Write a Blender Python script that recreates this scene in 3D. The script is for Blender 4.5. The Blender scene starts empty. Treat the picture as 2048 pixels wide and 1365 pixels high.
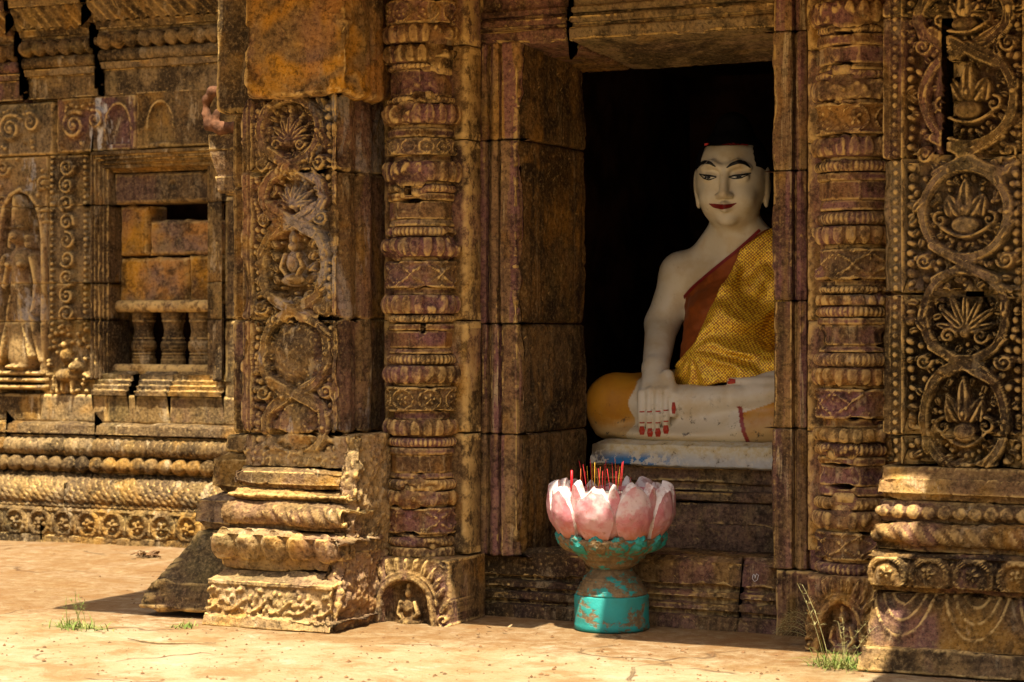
import bpy, math, random, zlib
import numpy as np

# ------------------------------------------------------------------ camera, sky, sun, exposure
SC = bpy.context.scene
FPX, TH, CX, CY, CH, V0 = 4400.0, math.radians(25.8), 3.453, 8.404, 1.25, 655.0
cam_d = bpy.data.cameras.new("camera")
cam = bpy.data.objects.new("camera", cam_d)
SC.collection.objects.link(cam)
cam.location = (CX, -CY, CH)
cam.rotation_euler = (math.pi / 2, 0, TH)
cam_d.sensor_width = 36.0
cam_d.lens = FPX / 2048 * 36.0
cam_d.shift_y = (V0 - 682.5) / 2048
cam_d.clip_end = 800
cam_d.dof.use_dof = True
cam_d.dof.focus_distance = 9.3
cam_d.dof.aperture_fstop = 4.0
SC.camera = cam

SUN = (0.15, -0.38, 1.0)          # direction towards the sun
sl = math.sqrt(sum(c * c for c in SUN))
sun_el = math.asin(SUN[2] / sl)
w = bpy.data.worlds.new("World"); SC.world = w; w.use_nodes = True
wn = w.node_tree.nodes; wl = w.node_tree.links
sky = wn.new("ShaderNodeTexSky"); sky.sky_type = 'NISHITA'; sky.sun_disc = False
sky.sun_elevation = sun_el
sky.sun_rotation = math.atan2(SUN[0], SUN[1])
sky.dust_density = 6.0
wl.new(sky.outputs[0], wn["Background"].inputs[0])
wn["Background"].inputs[1].default_value = 0.072
sd = bpy.data.lights.new("sun", 'SUN'); sd.energy = 5.0; sd.angle = math.radians(0.55); sd.color = (1.0, 0.92, 0.76)
so = bpy.data.objects.new("sun", sd); SC.collection.objects.link(so)
from mathutils import Vector
so.rotation_euler = Vector(SUN).to_track_quat('Z', 'Y').to_euler()
so.location = (1, -3, 9)
SC.view_settings.view_transform = 'Standard'
SC.view_settings.look = 'None'
SC.view_settings.gamma = 1.0
SC.view_settings.use_curve_mapping = False
SC.view_settings.exposure = 1.28
SC.cycles.use_denoising = True
SC.cycles.max_bounces = 6
SC.cycles.diffuse_bounces = 4

# ------------------------------------------------------------------ helpers
COL = SC.collection
SN, CS = math.sin(TH), math.cos(TH)

def X(u, y):                      # world x seen at photo column u on the plane of that y
    a = (u - 1024) / FPX
    t = (y + CY) / (CS + a * SN)
    return CX + t * (-SN + a * CS)

def Zv(u, v, y):                  # world z seen at photo pixel (u, v) on the plane of that y
    a = (u - 1024) / FPX
    t = (y + CY) / (CS + a * SN)
    return CH - (v - V0) * t / FPX

def P3(u, v, y):
    return np.array([X(u, y), y, Zv(u, v, y)])

def seed_of(s):
    return zlib.crc32(s.encode()) % 1000

def _hash(ix, iy, iz):
    n = (ix.astype(np.int64) * 374761393 + iy.astype(np.int64) * 668265263 + iz.astype(np.int64) * 2147483647) & 0xffffffff
    n = ((n ^ (n >> 13)) * 1274126177) & 0xffffffff
    n = n ^ (n >> 16)
    return (n & 0xffff) / 65535.0

def vnoise(x, y, z):
    x, y, z = np.broadcast_arrays(x, y, z)
    ix, iy, iz = np.floor(x), np.floor(y), np.floor(z)
    fx, fy, fz = x - ix, y - iy, z - iz
    fx = fx * fx * (3 - 2 * fx); fy = fy * fy * (3 - 2 * fy); fz = fz * fz * (3 - 2 * fz)
    r = 0
    for dx in (0, 1):
        for dy in (0, 1):
            for dz in (0, 1):
                r = r + _hash(ix + dx, iy + dy, iz + dz) * (fx if dx else 1 - fx) * (fy if dy else 1 - fy) * (fz if dz else 1 - fz)
    return r

def fbm(x, y, z, f=1.0, oct=3, sd=0.0):
    r = 0; a = 0.5; tot = 0
    for o in range(oct):
        r = r + a * vnoise(x * f + sd * 7.13 + o * 31.7, y * f + sd * 3.7, z * f + sd * 1.9)
        tot += a; a *= 0.5; f *= 2.03
    return r / tot

def link(o, parent=None):
    COL.objects.link(o)
    if parent is not None:
        o.parent = parent
    return o

def mesh_arrays(name, V, Q, mat, parent=None, smooth=True, T=None, attr=None):
    """one mesh object from vertex array V (world), quads Q, tris T; vertices stored relative to the parent's base"""
    V = np.asarray(V, dtype=np.float64)
    base = _base(parent) if parent is not None else np.zeros(3)
    V = V - base
    me = bpy.data.meshes.new(name)
    Q = np.zeros((0, 4), int) if Q is None else np.asarray(Q)
    T = np.zeros((0, 3), int) if T is None else np.asarray(T)
    me.vertices.add(len(V)); me.vertices.foreach_set("co", V.astype(np.float32).ravel())
    li = np.concatenate([Q.ravel(), T.ravel()]).astype(np.int32)
    me.loops.add(len(li)); me.loops.foreach_set("vertex_index", li)
    npoly = len(Q) + len(T)
    me.polygons.add(npoly)
    ls = np.concatenate([np.arange(len(Q)) * 4, len(Q) * 4 + np.arange(len(T)) * 3]).astype(np.int32)
    me.polygons.foreach_set("loop_start", ls)
    me.update(calc_edges=True)
    me.polygons.foreach_set("use_smooth", np.full(npoly, smooth, dtype=bool))
    if attr is not None:
        for an, av in attr.items():
            at = me.attributes.new(an, 'FLOAT', 'POINT')
            at.data.foreach_set("value", np.asarray(av, dtype=np.float32).ravel())
    me.validate()
    if mat is not None:
        me.materials.append(mat)
    o = bpy.data.objects.new(name, me)
    return link(o, parent)

def _base(o):
    b = np.array(o.location)
    while o.parent is not None:
        o = o.parent; b = b + np.array(o.location)
    return b

def grid_quads(n, m, wrap=False):
    i, j = np.meshgrid(np.arange(n - 1), np.arange(m if wrap else m - 1), indexing='ij')
    j2 = (j + 1) % m
    return np.stack([i * m + j, i * m + j2, (i + 1) * m + j2, (i + 1) * m + j], -1).reshape(-1, 4)

def grid_normals(P):
    a = np.gradient(P, axis=0); b = np.gradient(P, axis=1)
    n = np.cross(a, b)
    l = np.linalg.norm(n, axis=-1, keepdims=True); l[l < 1e-12] = 1
    return n / l

def sheet(name, P, mat, parent, wrap=False):
    n, m = P.shape[:2]
    return mesh_arrays(name, P.reshape(-1, 3), grid_quads(n, m, wrap), mat, parent)

def thing(name, label, cat, loc=(0, 0, 0), group=None):
    o = bpy.data.objects.new(name, None)
    o.empty_display_size = 0.1
    COL.objects.link(o); o.location = loc
    o["label"] = label; o["category"] = cat
    if group: o["group"] = group
    return o

def tag(o, label, cat, group=None):
    o["label"] = label; o["category"] = cat
    if group: o["group"] = group
    return o

# --- heightfield stamps: H is raised where the stamp is higher
def _win(Xa, Za, cx, cz, r):
    return (np.abs(Xa - cx) < r) & (np.abs(Za - cz) < r)

def dome(H, Xa, Za, cx, cz, rx, rz, h, base=0.0, rot=0.0, p=0.5):
    r = max(rx, rz) * 1.05
    m = _win(Xa, Za, cx, cz, r)
    if not m.any(): return
    dx = Xa[m] - cx; dz = Za[m] - cz
    c, s = math.cos(rot), math.sin(rot)
    q = ((dx * c + dz * s) / rx) ** 2 + ((-dx * s + dz * c) / rz) ** 2
    val = np.where(q < 1, base + h * np.maximum(1 - q, 0) ** p, -9)
    H[m] = np.maximum(H[m], val)

def leaf(H, Xa, Za, cx, cz, ln, wd, ang, h, base=0.0, rib=True):
    """pointed leaf rooted at (cx,cz), pointing along ang"""
    m = _win(Xa, Za, cx + math.cos(ang) * ln / 2, cz + math.sin(ang) * ln / 2, ln * 0.75)
    if not m.any(): return
    dx = Xa[m] - cx; dz = Za[m] - cz
    c, s = math.cos(ang), math.sin(ang)
    t = (dx * c + dz * s) / ln; q = (-dx * s + dz * c)
    wt = wd * np.sqrt(np.clip(t, 0, 1)) * (1 - np.clip(t, 0, 1)) * 2.6 * 0.5
    e = np.abs(q) / np.maximum(wt, 1e-6)
    v = base + h * np.sqrt(np.maximum(1 - e * e, 0))
    if rib: v = v - h * 0.35 * np.exp(-(q / (wd * 0.10)) ** 2)
    val = np.where((t > 0) & (t < 1) & (e < 1), v, -9)
    H[m] = np.maximum(H[m], val)

def ringband(H, Xa, Za, cx, cz, rx, rz, w, h, base=0.0, a0=None, a1=None, lip=0.005):
    m = _win(Xa, Za, cx, cz, max(rx, rz) + w)
    if not m.any(): return
    dx = Xa[m] - cx; dz = Za[m] - cz
    q = np.sqrt((dx / rx) ** 2 + (dz / rz) ** 2)
    d = (q - 1) * min(rx, rz)
    e = np.abs(d) / (w / 2)
    v = base + h * np.clip((1 - e) * 4, 0, 1) ** 0.5 + lip * np.exp(-((e - 0.78) / 0.13) ** 2)
    ok = e < 1
    if a0 is not None:
        an = np.mod(np.arctan2(dz, dx) - a0, 2 * math.pi)
        ok &= an < (a1 - a0)
    H[m] = np.maximum(H[m], np.where(ok, v, -9))

def poly(H, Xa, Za, pts, w, h, base=0.0, flat=False):
    pts = np.asarray(pts)
    ws = np.broadcast_to(np.asarray(w, float), (len(pts),))
    for k in range(len(pts) - 1):
        a, b = pts[k], pts[k + 1]
        r = max(ws[k], ws[k + 1])
        m = (Xa > min(a[0], b[0]) - r) & (Xa < max(a[0], b[0]) + r) & (Za > min(a[1], b[1]) - r) & (Za < max(a[1], b[1]) + r)
        if not m.any(): continue
        d = b - a; L2 = max(d @ d, 1e-12)
        px = Xa[m] - a[0]; pz = Za[m] - a[1]
        t = np.clip((px * d[0] + pz * d[1]) / L2, 0, 1)
        dist = np.hypot(px - t * d[0], pz - t * d[1])
        wt = ws[k] + (ws[k + 1] - ws[k]) * t
        e = dist / wt
        v = base + h * (np.clip((1 - e) * 3, 0, 1) ** 0.5 if flat else np.sqrt(np.maximum(1 - e * e, 0)))
        H[m] = np.maximum(H[m], np.where(e < 1, v, -9))

def spiral(H, Xa, Za, cx, cz, r, w, h, base=0.0, turns=1.6, dirn=1, a0=0.0):
    n = 26
    pts = []
    for i in range(n):
        t = i / (n - 1)
        a = a0 + dirn * t * turns * 2 * math.pi
        rr = r * (1 - 0.88 * t)
        pts.append((cx + rr * math.cos(a), cz + rr * math.sin(a)))
    poly(H, Xa, Za, pts, np.linspace(w, w * 0.7, n), h, base)
    dome(H, Xa, Za, cx, cz, r * 0.28, r * 0.28, h * 1.15, base)

def rosette(H, Xa, Za, cx, cz, r, h, base=0.0, n=6, a0=0.0):
    for k in range(n):
        a = a0 + 2 * math.pi * k / n
        dome(H, Xa, Za, cx + 0.62 * r * math.cos(a), cz + 0.62 * r * math.sin(a), r * 0.42, r * 0.30, h, base, rot=a)
    dome(H, Xa, Za, cx, cz, r * 0.33, r * 0.33, h * 1.1, base)

# --- architectural sheets
RK = 1.32                         # grid spacing of all carved surfaces is scaled by this
def prof_pts(items, res):
    """items: (z0, z1, d0, d1, kind), listed from top to bottom -> array of (d, z)"""
    res = res * RK
    out = []
    for (z0, z1, d0, d1, kind) in items:
        n = max(3, int(abs(z1 - z0) / res) + 1)
        if kind == 'torus':
            n = max(n, 7)
            t = np.linspace(0, 1, n)
            r = abs(z1 - z0) / 2
            d = d0 + (d1 - d0) * t + np.sqrt(np.maximum(1 - (2 * t - 1) ** 2, 0)) * r * 0.85
            z = z0 + (z1 - z0) * (1 - np.cos(t * math.pi)) / 2
            d = d0 + (d1 - d0) * t + np.sin(t * math.pi) * r * 0.85
        elif kind == 'cav':
            t = np.linspace(0, 1, n)
            d = d0 + (d1 - d0) * (1 - np.cos(t * math.pi / 2))
            z = z0 + (z1 - z0) * t
        elif kind == 'ovolo':
            t = np.linspace(0, 1, n)
            d = d0 + (d1 - d0) * t * t
            z = z0 + (z1 - z0) * t
        else:
            t = np.linspace(0, 1, n)
            d = d0 + (d1 - d0) * t
            z = z0 + (z1 - z0) * t
        out.append(np.stack([d, z], 1))
    pts = [out[0]]
    for o in out[1:]:
        a, b = pts[-1][-1], o[0]
        L = np.hypot(*(b - a))
        k = int(L / res)
        if k > 1:
            t = np.linspace(0, 1, k + 1)[1:-1, None]
            pts.append(a + (b - a) * t)
        pts.append(o)
    return np.concatenate(pts)

def rough(P, amp, sd, f=14.0):
    x, y, z = P[..., 0], P[..., 1], P[..., 2]
    n = (fbm(x, y, z, f * 0.4, 2, sd) - 0.5) * 2.4 + (fbm(x, y, z, f * 2.6, 3, sd + 5) - 0.5) * 1.0
    pit = np.clip(fbm(x, y, z, f * 4, 2, sd + 9) - 0.62, 0, 1) * 5
    return amp * 1.5 * (n - pit)

def band(name, parent, mat, foot, prof, orn=None, res=0.005, amp=0.0022, rnd=0.006, inset=0.10, left_fine=False, chip=0.0, lk=1.0, rk=1.0, right_fine=True):
    """front + two returns of a course; foot=(x0,x1,yf,yb); prof=(d,z) from top to bottom"""
    res = res * RK
    x0, x1, yf, yb = foot
    prof = np.asarray(prof, float).copy()
    sd = seed_of(name) + abs(x0) * 13 + abs(prof[0, 1]) * 7
    seg = np.hypot(np.diff(prof[:, 0]), np.diff(prof[:, 1])); s = np.concatenate([[0], np.cumsum(seg)])
    e = np.minimum(s, s[-1] - s)
    prof[:, 0] -= rnd * np.maximum(1 - e / max(rnd, 1e-6), 0) ** 2
    nl = max(3, int((yb - yf) / (res if left_fine else 0.05)))
    nf = max(4, int((x1 - x0) / res)); nr = max(3, int((yb - yf) / (res if right_fine else 0.05)))
    d = prof[:, 0][:, None]; z = prof[:, 1][:, None]
    tl = np.linspace(0, 1, nl, endpoint=False)[None]; tf = np.linspace(0, 1, nf, endpoint=False)[None]; tr = np.linspace(0, 1, nr)[None]
    o1 = np.ones_like(d)
    xl = (x0 - d * lk) * np.ones_like(tl); yl = yb + (yf - d - yb) * tl
    xf = (x0 - d * lk) + (x1 - x0 + d * (lk + rk)) * tf; yF = (yf - d) * np.ones_like(tf)
    xr = (x1 + d * rk) * np.ones_like(tr); yr = (yf - d) + (yb - yf + d) * tr
    Px = np.concatenate([xl, xf, xr], 1); Py = np.concatenate([yl, yF, yr], 1); Pz = z * np.ones_like(Px)
    side = np.concatenate([np.full(nl, -1), np.zeros(nf), np.full(nr, 1)])[None] * np.ones_like(Px)
    P = np.stack([Px, Py, Pz], -1)
    N = grid_normals(P)
    H = np.zeros_like(Px)
    if orn is not None:
        H = H + orn(Px, Py, Pz, side)
    H = H + rough(P, amp, sd)
    if chip > 0:
        edge = np.minimum(np.abs(Px - x0), np.abs(Px - x1)) + np.abs(Py - yf) * 0.6
        c = np.clip(fbm(Px, Py, Pz, 9, 3, sd + 3) - 0.40, 0, 1) * np.exp(-edge / 0.05)
        H = H - chip * c * 4
    P = P + N * H[..., None]
    # close the course top and bottom
    for k, zz in ((0, 0.0), (-1, 0.0)):
        row = P[k].copy()
        cx = (x0 + x1) / 2
        row[:, 1] = np.minimum(row[:, 1] + inset, yb)
        row[:, 0] = row[:, 0] + np.clip(cx - row[:, 0], -inset, inset)
        P = np.concatenate([row[None], P]) if k == 0 else np.concatenate([P, row[None]])
    return sheet(name, P[:, ::-1], mat, parent)

def extrude(name, parent, mat, curve, axis, e0, e1, res=0.006, orn=None, amp=0.002, rnd=0.006, back=0.12, sd=None):
    """curve: list of 2-D points (plan x,y for axis 'z'; section y,z for axis 'x'), resampled and swept from e0 to e1"""
    res = res * RK
    c = np.asarray(curve, float)
    seg = np.hypot(*np.diff(c, axis=0).T); s = np.concatenate([[0], np.cumsum(seg)])
    n = max(4, int(s[-1] / res))
    si = np.union1d(np.linspace(0, s[-1], n), s)
    cc = np.stack([np.interp(si, s, c[:, 0]), np.interp(si, s, c[:, 1])], 1)
    m = max(3, int((e1 - e0) / res))
    e = np.linspace(e0, e1, m)
    A = cc[:, None, :] * np.ones((1, m, 1)); E = np.ones((len(cc), 1)) * e[None]
    if axis == 'z': P = np.stack([A[..., 0], A[..., 1], E], -1)
    else: P = np.stack([E, A[..., 0], A[..., 1]], -1)
    N = grid_normals(P)
    sd = seed_of(name) + abs(e0) * 11 + abs(c[0, 0]) * 17 if sd is None else sd
    H = rough(P, amp, sd)
    dist = np.minimum(E - e0, e1 - E)
    H = H - rnd * np.maximum(1 - dist / rnd, 0) ** 2
    if orn is not None: H = H + orn(P[..., 0], P[..., 1], P[..., 2])
    P = P + N * H[..., None]
    capA, capB = P[:, 0].copy(), P[:, -1].copy()
    capA = capA - N[:, 0] * back; capB = capB - N[:, -1] * back
    P = np.concatenate([capA[:, None], P, capB[:, None]], 1)
    return sheet(name, P, mat, parent)

def flip(o):
    o.data.flip_normals(); return o

def relief(name, parent, mat, x0, x1, z0, z1, yf, orn=None, res=0.006, depth=0.15, rnd=0.008, amp=0.0025, jag=0.004, sd=None):
    """a stone with a carved front: heightfield towards -y, with its four sides"""
    sd = seed_of(name) + abs(x0) * 13.7 + z0 * 7.3 if sd is None else sd
    res = res * RK
    n = max(4, int((x1 - x0) / res) + 1); m = max(4, int((z1 - z0) / res) + 1)
    Xa, Za = np.meshgrid(np.linspace(x0, x1, n), np.linspace(z0, z1, m), indexing='xy')
    Xa = Xa.copy(); Za = Za.copy()
    ed = np.minimum(np.minimum(Xa - x0, x1 - Xa), np.minimum(Za - z0, z1 - Za))
    H = np.zeros_like(Xa)
    if orn is not None: H = H + orn(Xa, Za)
    H = H - rnd * np.maximum(1 - ed / rnd, 0) ** 2
    if jag > 0:
        wj = np.maximum(1 - ed / 0.03, 0)
        jx = (fbm(Xa, Za, 0, 16, 2, sd + 2) - 0.5) * 2; jz = (fbm(Xa, Za, 5, 16, 2, sd + 4) - 0.5) * 2
        Xa = Xa + wj * jx * jag; Za = Za + wj * jz * jag
    P = np.stack([Xa, yf - H, Za], -1)
    r = rough(P, amp, sd); P[..., 1] -= r
    # sides
    top = P[-1:].copy(); bot = P[:1].copy(); top[..., 1] = yf + depth; bot[..., 1] = yf + depth
    P = np.concatenate([bot, P, top], 0)
    lf = P[:, :1].copy(); rt = P[:, -1:].copy(); lf[..., 1] = yf + depth; rt[..., 1] = yf + depth
    P = np.concatenate([lf, P, rt], 1)
    return sheet(name, P, mat, parent)

def box(name, parent, mat, x0, x1, y0, y1, z0, z1):
    V = [(x, y, z) for x in (x0, x1) for y in (y0, y1) for z in (z0, z1)]
    Q = [(0, 1, 3, 2), (4, 6, 7, 5), (0, 4, 5, 1), (2, 3, 7, 6), (0, 2, 6, 4), (1, 5, 7, 3)]
    return mesh_arrays(name, V, Q, mat, parent, smooth=False)

def lathe(name, parent, mat, c, prof, n=64, amp=0.0, orn=None, sd=1.0):
    """prof: (r, z) from bottom to top, c=(x,y)"""
    prof = np.asarray(prof, float)
    a = np.linspace(0, 2 * math.pi, n, endpoint=False)[None]
    r = prof[:, 0][:, None]; z = prof[:, 1][:, None] * np.ones_like(a)
    P = np.stack([c[0] + r * np.cos(a), c[1] + r * np.sin(a), z], -1)
    if amp or orn is not None:
        N = np.stack([np.cos(a) * np.ones_like(r), np.sin(a) * np.ones_like(r), 0 * z], -1)
        H = rough(P, amp, sd)
        if orn is not None: H = H + orn(a * np.ones_like(r), z)
        P = P + N * H[..., None]
    return sheet(name, P, mat, parent, wrap=True)

def tube(name, parent, mat, pts, rad, n=8):
    pts = np.asarray(pts, float); rad = np.broadcast_to(np.asarray(rad, float), (len(pts),))
    T = np.gradient(pts, axis=0); T /= np.linalg.norm(T, axis=1, keepdims=True) + 1e-12
    ref = np.array([0.31, 0.87, 0.38]); A = np.cross(T, ref); A /= np.linalg.norm(A, axis=1, keepdims=True) + 1e-12
    B = np.cross(T, A)
    a = np.linspace(0, 2 * math.pi, n, endpoint=False)
    P = pts[:, None] + rad[:, None, None] * (A[:, None] * np.cos(a)[None, :, None] + B[:, None] * np.sin(a)[None, :, None])
    V = np.concatenate([P.reshape(-1, 3), pts[:1], pts[-1:]])
    Q = grid_quads(len(pts), n, True)
    k = len(pts) * n
    T3 = [(k, (j + 1) % n, j) for j in range(n)] + [(k + 1, (len(pts) - 1) * n + j, (len(pts) - 1) * n + (j + 1) % n) for j in range(n)]
    return mesh_arrays(name, V, Q, mat, parent, T=np.array(T3))

# ------------------------------------------------------------------ materials
class NT:
    def __init__(self, name):
        self.m = bpy.data.materials.new(name); self.m.use_nodes = True
        self.n = self.m.node_tree.nodes; self.l = self.m.node_tree.links
        self.b = self.n["Principled BSDF"]
    def new(self, t): return self.n.new(t)
    def link(self, a, b): self.l.new(a, b)
    def val(self, sock, v):
        if isinstance(v, bpy.types.NodeSocket): self.link(v, sock)
        else: sock.default_value = v
    def math(self, op, a, b=0.0, clamp=False):
        n = self.new("ShaderNodeMath"); n.operation = op; n.use_clamp = clamp
        self.val(n.inputs[0], a); self.val(n.inputs[1], b); return n.outputs[0]
    def vmath(self, op, a, b):
        n = self.new("ShaderNodeVectorMath"); n.operation = op
        self.val(n.inputs[0], a); self.val(n.inputs[1], b); return n.outputs[0]
    def noise(self, vec, scale, detail=4, rough=0.55, dist=0.0):
        n = self.new("ShaderNodeTexNoise"); self.link(vec, n.inputs["Vector"])
        n.inputs["Scale"].default_value = scale; n.inputs["Detail"].default_value = detail
        n.inputs["Roughness"].default_value = rough; n.inputs["Distortion"].default_value = dist
        return n.outputs["Fac"]
    def ramp(self, f, lo, hi, a=0.0, b=1.0):
        n = self.new("ShaderNodeMapRange"); n.interpolation_type = 'SMOOTHSTEP'
        self.val(n.inputs[0], f); n.inputs[1].default_value = lo; n.inputs[2].default_value = hi
        n.inputs[3].default_value = a; n.inputs[4].default_value = b
        return n.outputs[0]
    def mix(self, f, a, b, mode='MIX'):
        n = self.new("ShaderNodeMix"); n.data_type = 'RGBA'; n.blend_type = mode
        self.val(n.inputs[0], f)
        self.val(n.inputs[6], a if isinstance(a, bpy.types.NodeSocket) else (*a, 1))
        self.val(n.inputs[7], b if isinstance(b, bpy.types.NodeSocket) else (*b, 1))
        return n.outputs[2]
    def pos(self, rand=True):
        g = self.new("ShaderNodeNewGeometry"); p = g.outputs["Position"]
        if rand:
            oi = self.new("ShaderNodeObjectInfo")
            c = self.new("ShaderNodeCombineXYZ")
            for k, f in enumerate((13.0, 29.0, 17.0)):
                self.link(self.math('MULTIPLY', oi.outputs["Random"], f), c.inputs[k])
            p = self.vmath('ADD', p, c.outputs[0])
            self.rnd = oi.outputs["Random"]
        return p
    def scaled(self, p, s):
        return self.vmath('MULTIPLY', p, s)
    def bump(self, h, strength, dist, normal=None):
        n = self.new("ShaderNodeBump"); n.inputs["Strength"].default_value = strength; n.inputs["Distance"].default_value = dist
        self.link(h, n.inputs["Height"])
        if normal is not None: self.link(normal, n.inputs["Normal"])
        return n.outputs[0]
    def done(self, col, rough=0.9, normal=None, spec=0.25, metal=0.0):
        self.val(self.b.inputs["Base Color"], col if isinstance(col, bpy.types.NodeSocket) else (*col, 1))
        self.val(self.b.inputs["Roughness"], rough)
        self.val(self.b.inputs["Metallic"], metal)
        self.b.inputs["Specular IOR Level"].default_value = spec
        if normal is not None: self.link(normal, self.b.inputs["Normal"])
        return self.m

def stone(name, a, b, c, ochre=0.35, dark=0.5, pale=0.25, pink=0.0, streak=0.5, bumpk=0.75, white=0.0, green=0.15, wear_or_highlight=0.9, vert=False, vary=0.5):
    t = NT(name); p = t.pos()
    K = 0.70
    sc = lambda q: tuple(K * v for v in q)
    a, b, c = [sc((q[0] * 1.08, q[1] * 0.90, q[2] * 0.54)) for q in (a, b, c)]
    pv = t.scaled(p, (1.0, 1.0, 0.06)) if vert else t.scaled(p, (1.0, 1.0, 0.5))
    n1 = t.noise(p, 1.5, 3, 0.6, 0.5); n2 = t.noise(p, 4.2, 4, 0.65, 0.0); n3 = t.noise(p, 60, 3, 0.75)
    col = t.mix(t.ramp(n1, 0.40, 0.58), a, b)
    col = t.mix(t.ramp(n2, 0.47, 0.62), col, c)
    # every stone has its own tone: some dark and greyish, some cream
    col = t.mix(t.ramp(t.rnd, 0.50, 0.0, 0.0, vary), col, sc((0.085, 0.060, 0.045)))
    col = t.mix(t.ramp(t.rnd, 0.55, 1.0, 0.0, vary * .9), col, sc((0.46, 0.34, 0.19)))
    no = t.noise(p, 2.2, 3, 0.6, 0.6)
    col = t.mix(t.math('MULTIPLY', t.ramp(no, 0.53 - 0.10 * (ochre > .9), 0.63 - 0.09 * (ochre > .9)), ochre), col, sc((0.72, 0.33, 0.025)))
    if pink > 0:
        npk = t.noise(pv, 11 if vert else 3.0, 3, 0.6, 0.4)
        col = t.mix(t.math('MULTIPLY', t.ramp(npk, 0.48, 0.58), pink), col, sc((0.30, 0.125, 0.145)))
    ng = t.noise(p, 3.6, 2, 0.6, 0.3)
    col = t.mix(t.math('MULTIPLY', t.ramp(ng, 0.56, 0.68), green), col, sc((0.16, 0.145, 0.04)))
    # rain streaks and black crust
    st = t.noise(t.scaled(p, (1.0, 1.0, 0.05)), 19, 3, 0.6, 0.2)
    col = t.mix(t.math('MULTIPLY', t.ramp(st, 0.51, 0.63), streak), col, sc((0.040, 0.025, 0.013)))
    nd = t.noise(p, 1.9, 5, 0.66, 0.6)
    col = t.mix(t.math('MULTIPLY', t.ramp(nd, 0.50, 0.60), min(1, dark * 1.6)), col, sc((0.030, 0.019, 0.010)))
    # pale mineral bloom and lichen
    st2 = t.noise(t.scaled(p, (1.0, 1.0, 0.05)) if vert else t.scaled(p, (1.0, 1.0, 0.30)), 15 if vert else 9, 5, 0.72, 0.5)
    col = t.mix(t.math('MULTIPLY', t.ramp(st2, 0.57, 0.66), min(1, pale * 1.4)), col, sc((0.72, 0.54, 0.30)))
    if white > 0:
        nw = t.noise(t.scaled(p, (1.0, 1.0, 0.35)), 3.4, 5, 0.72, 0.6)
        col = t.mix(t.math('MULTIPLY', t.ramp(nw, 0.56, 0.61), white), col, sc((0.80, 0.74, 0.66)))
    nm = t.noise(p, 17, 4, 0.72)
    col = t.mix(t.ramp(nm, 0.48, 0.37, 0.0, 0.68), col, t.mix(0.7, col, sc((0.020, 0.012, 0.006))))
    # grain, and highlights painted into the colour of raised, rubbed edges
    col = t.mix(t.ramp(n3, 0.50, 0.72, 0.0, 0.60), col, t.mix(0.6, col, sc((0.72, 0.48, 0.20))))
    col = t.mix(t.ramp(n3, 0.49, 0.35, 0.0, 0.75), col, t.mix(0.7, col, sc((0.020, 0.012, 0.006))))
    if wear_or_highlight > 0:
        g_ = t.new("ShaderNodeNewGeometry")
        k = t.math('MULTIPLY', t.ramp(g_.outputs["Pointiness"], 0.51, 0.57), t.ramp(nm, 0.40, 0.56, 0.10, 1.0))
        col = t.mix(t.math('MULTIPLY', k, wear_or_highlight), col, sc((0.92, 0.60, 0.21)))
    g2 = t.noise(p, 42, 4, 0.78)
    nb = t.bump(g2, bumpk, 0.016)
    return t.done(col, 0.92, nb, 0.15)

M = {}
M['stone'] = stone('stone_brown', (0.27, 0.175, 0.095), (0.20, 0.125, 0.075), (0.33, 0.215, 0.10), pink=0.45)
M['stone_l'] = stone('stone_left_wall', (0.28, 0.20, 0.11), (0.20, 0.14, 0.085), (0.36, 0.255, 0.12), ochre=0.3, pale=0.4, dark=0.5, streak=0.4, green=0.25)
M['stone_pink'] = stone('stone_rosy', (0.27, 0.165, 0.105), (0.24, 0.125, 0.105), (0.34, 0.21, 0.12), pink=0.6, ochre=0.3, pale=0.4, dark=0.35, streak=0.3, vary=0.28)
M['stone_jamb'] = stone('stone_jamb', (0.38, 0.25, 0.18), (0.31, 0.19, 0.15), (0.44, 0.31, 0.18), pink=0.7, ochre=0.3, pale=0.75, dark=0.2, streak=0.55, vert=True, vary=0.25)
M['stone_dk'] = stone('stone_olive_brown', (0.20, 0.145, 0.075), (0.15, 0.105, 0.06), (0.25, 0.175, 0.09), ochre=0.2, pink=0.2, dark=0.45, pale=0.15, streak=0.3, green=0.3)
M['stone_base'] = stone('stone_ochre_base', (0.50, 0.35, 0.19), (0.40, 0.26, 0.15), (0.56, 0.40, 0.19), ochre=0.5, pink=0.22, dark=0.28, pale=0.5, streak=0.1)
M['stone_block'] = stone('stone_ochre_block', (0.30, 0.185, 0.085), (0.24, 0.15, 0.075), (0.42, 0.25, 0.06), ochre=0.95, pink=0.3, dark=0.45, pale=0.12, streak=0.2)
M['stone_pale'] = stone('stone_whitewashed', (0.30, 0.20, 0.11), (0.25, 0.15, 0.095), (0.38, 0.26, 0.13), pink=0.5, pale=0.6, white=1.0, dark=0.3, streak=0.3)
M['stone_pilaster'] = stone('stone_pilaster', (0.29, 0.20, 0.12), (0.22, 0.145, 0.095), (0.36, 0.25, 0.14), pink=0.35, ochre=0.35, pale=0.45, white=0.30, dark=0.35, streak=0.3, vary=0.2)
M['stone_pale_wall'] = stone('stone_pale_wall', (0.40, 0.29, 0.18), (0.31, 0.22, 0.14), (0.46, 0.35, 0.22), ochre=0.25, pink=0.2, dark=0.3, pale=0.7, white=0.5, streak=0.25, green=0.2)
M['stone_reveal'] = stone('stone_reveal', (0.19, 0.125, 0.07), (0.13, 0.085, 0.05), (0.25, 0.155, 0.07), ochre=0.3, pale=0.15, dark=0.5, streak=0.6, green=0.2, vert=True, vary=0.2)

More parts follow.
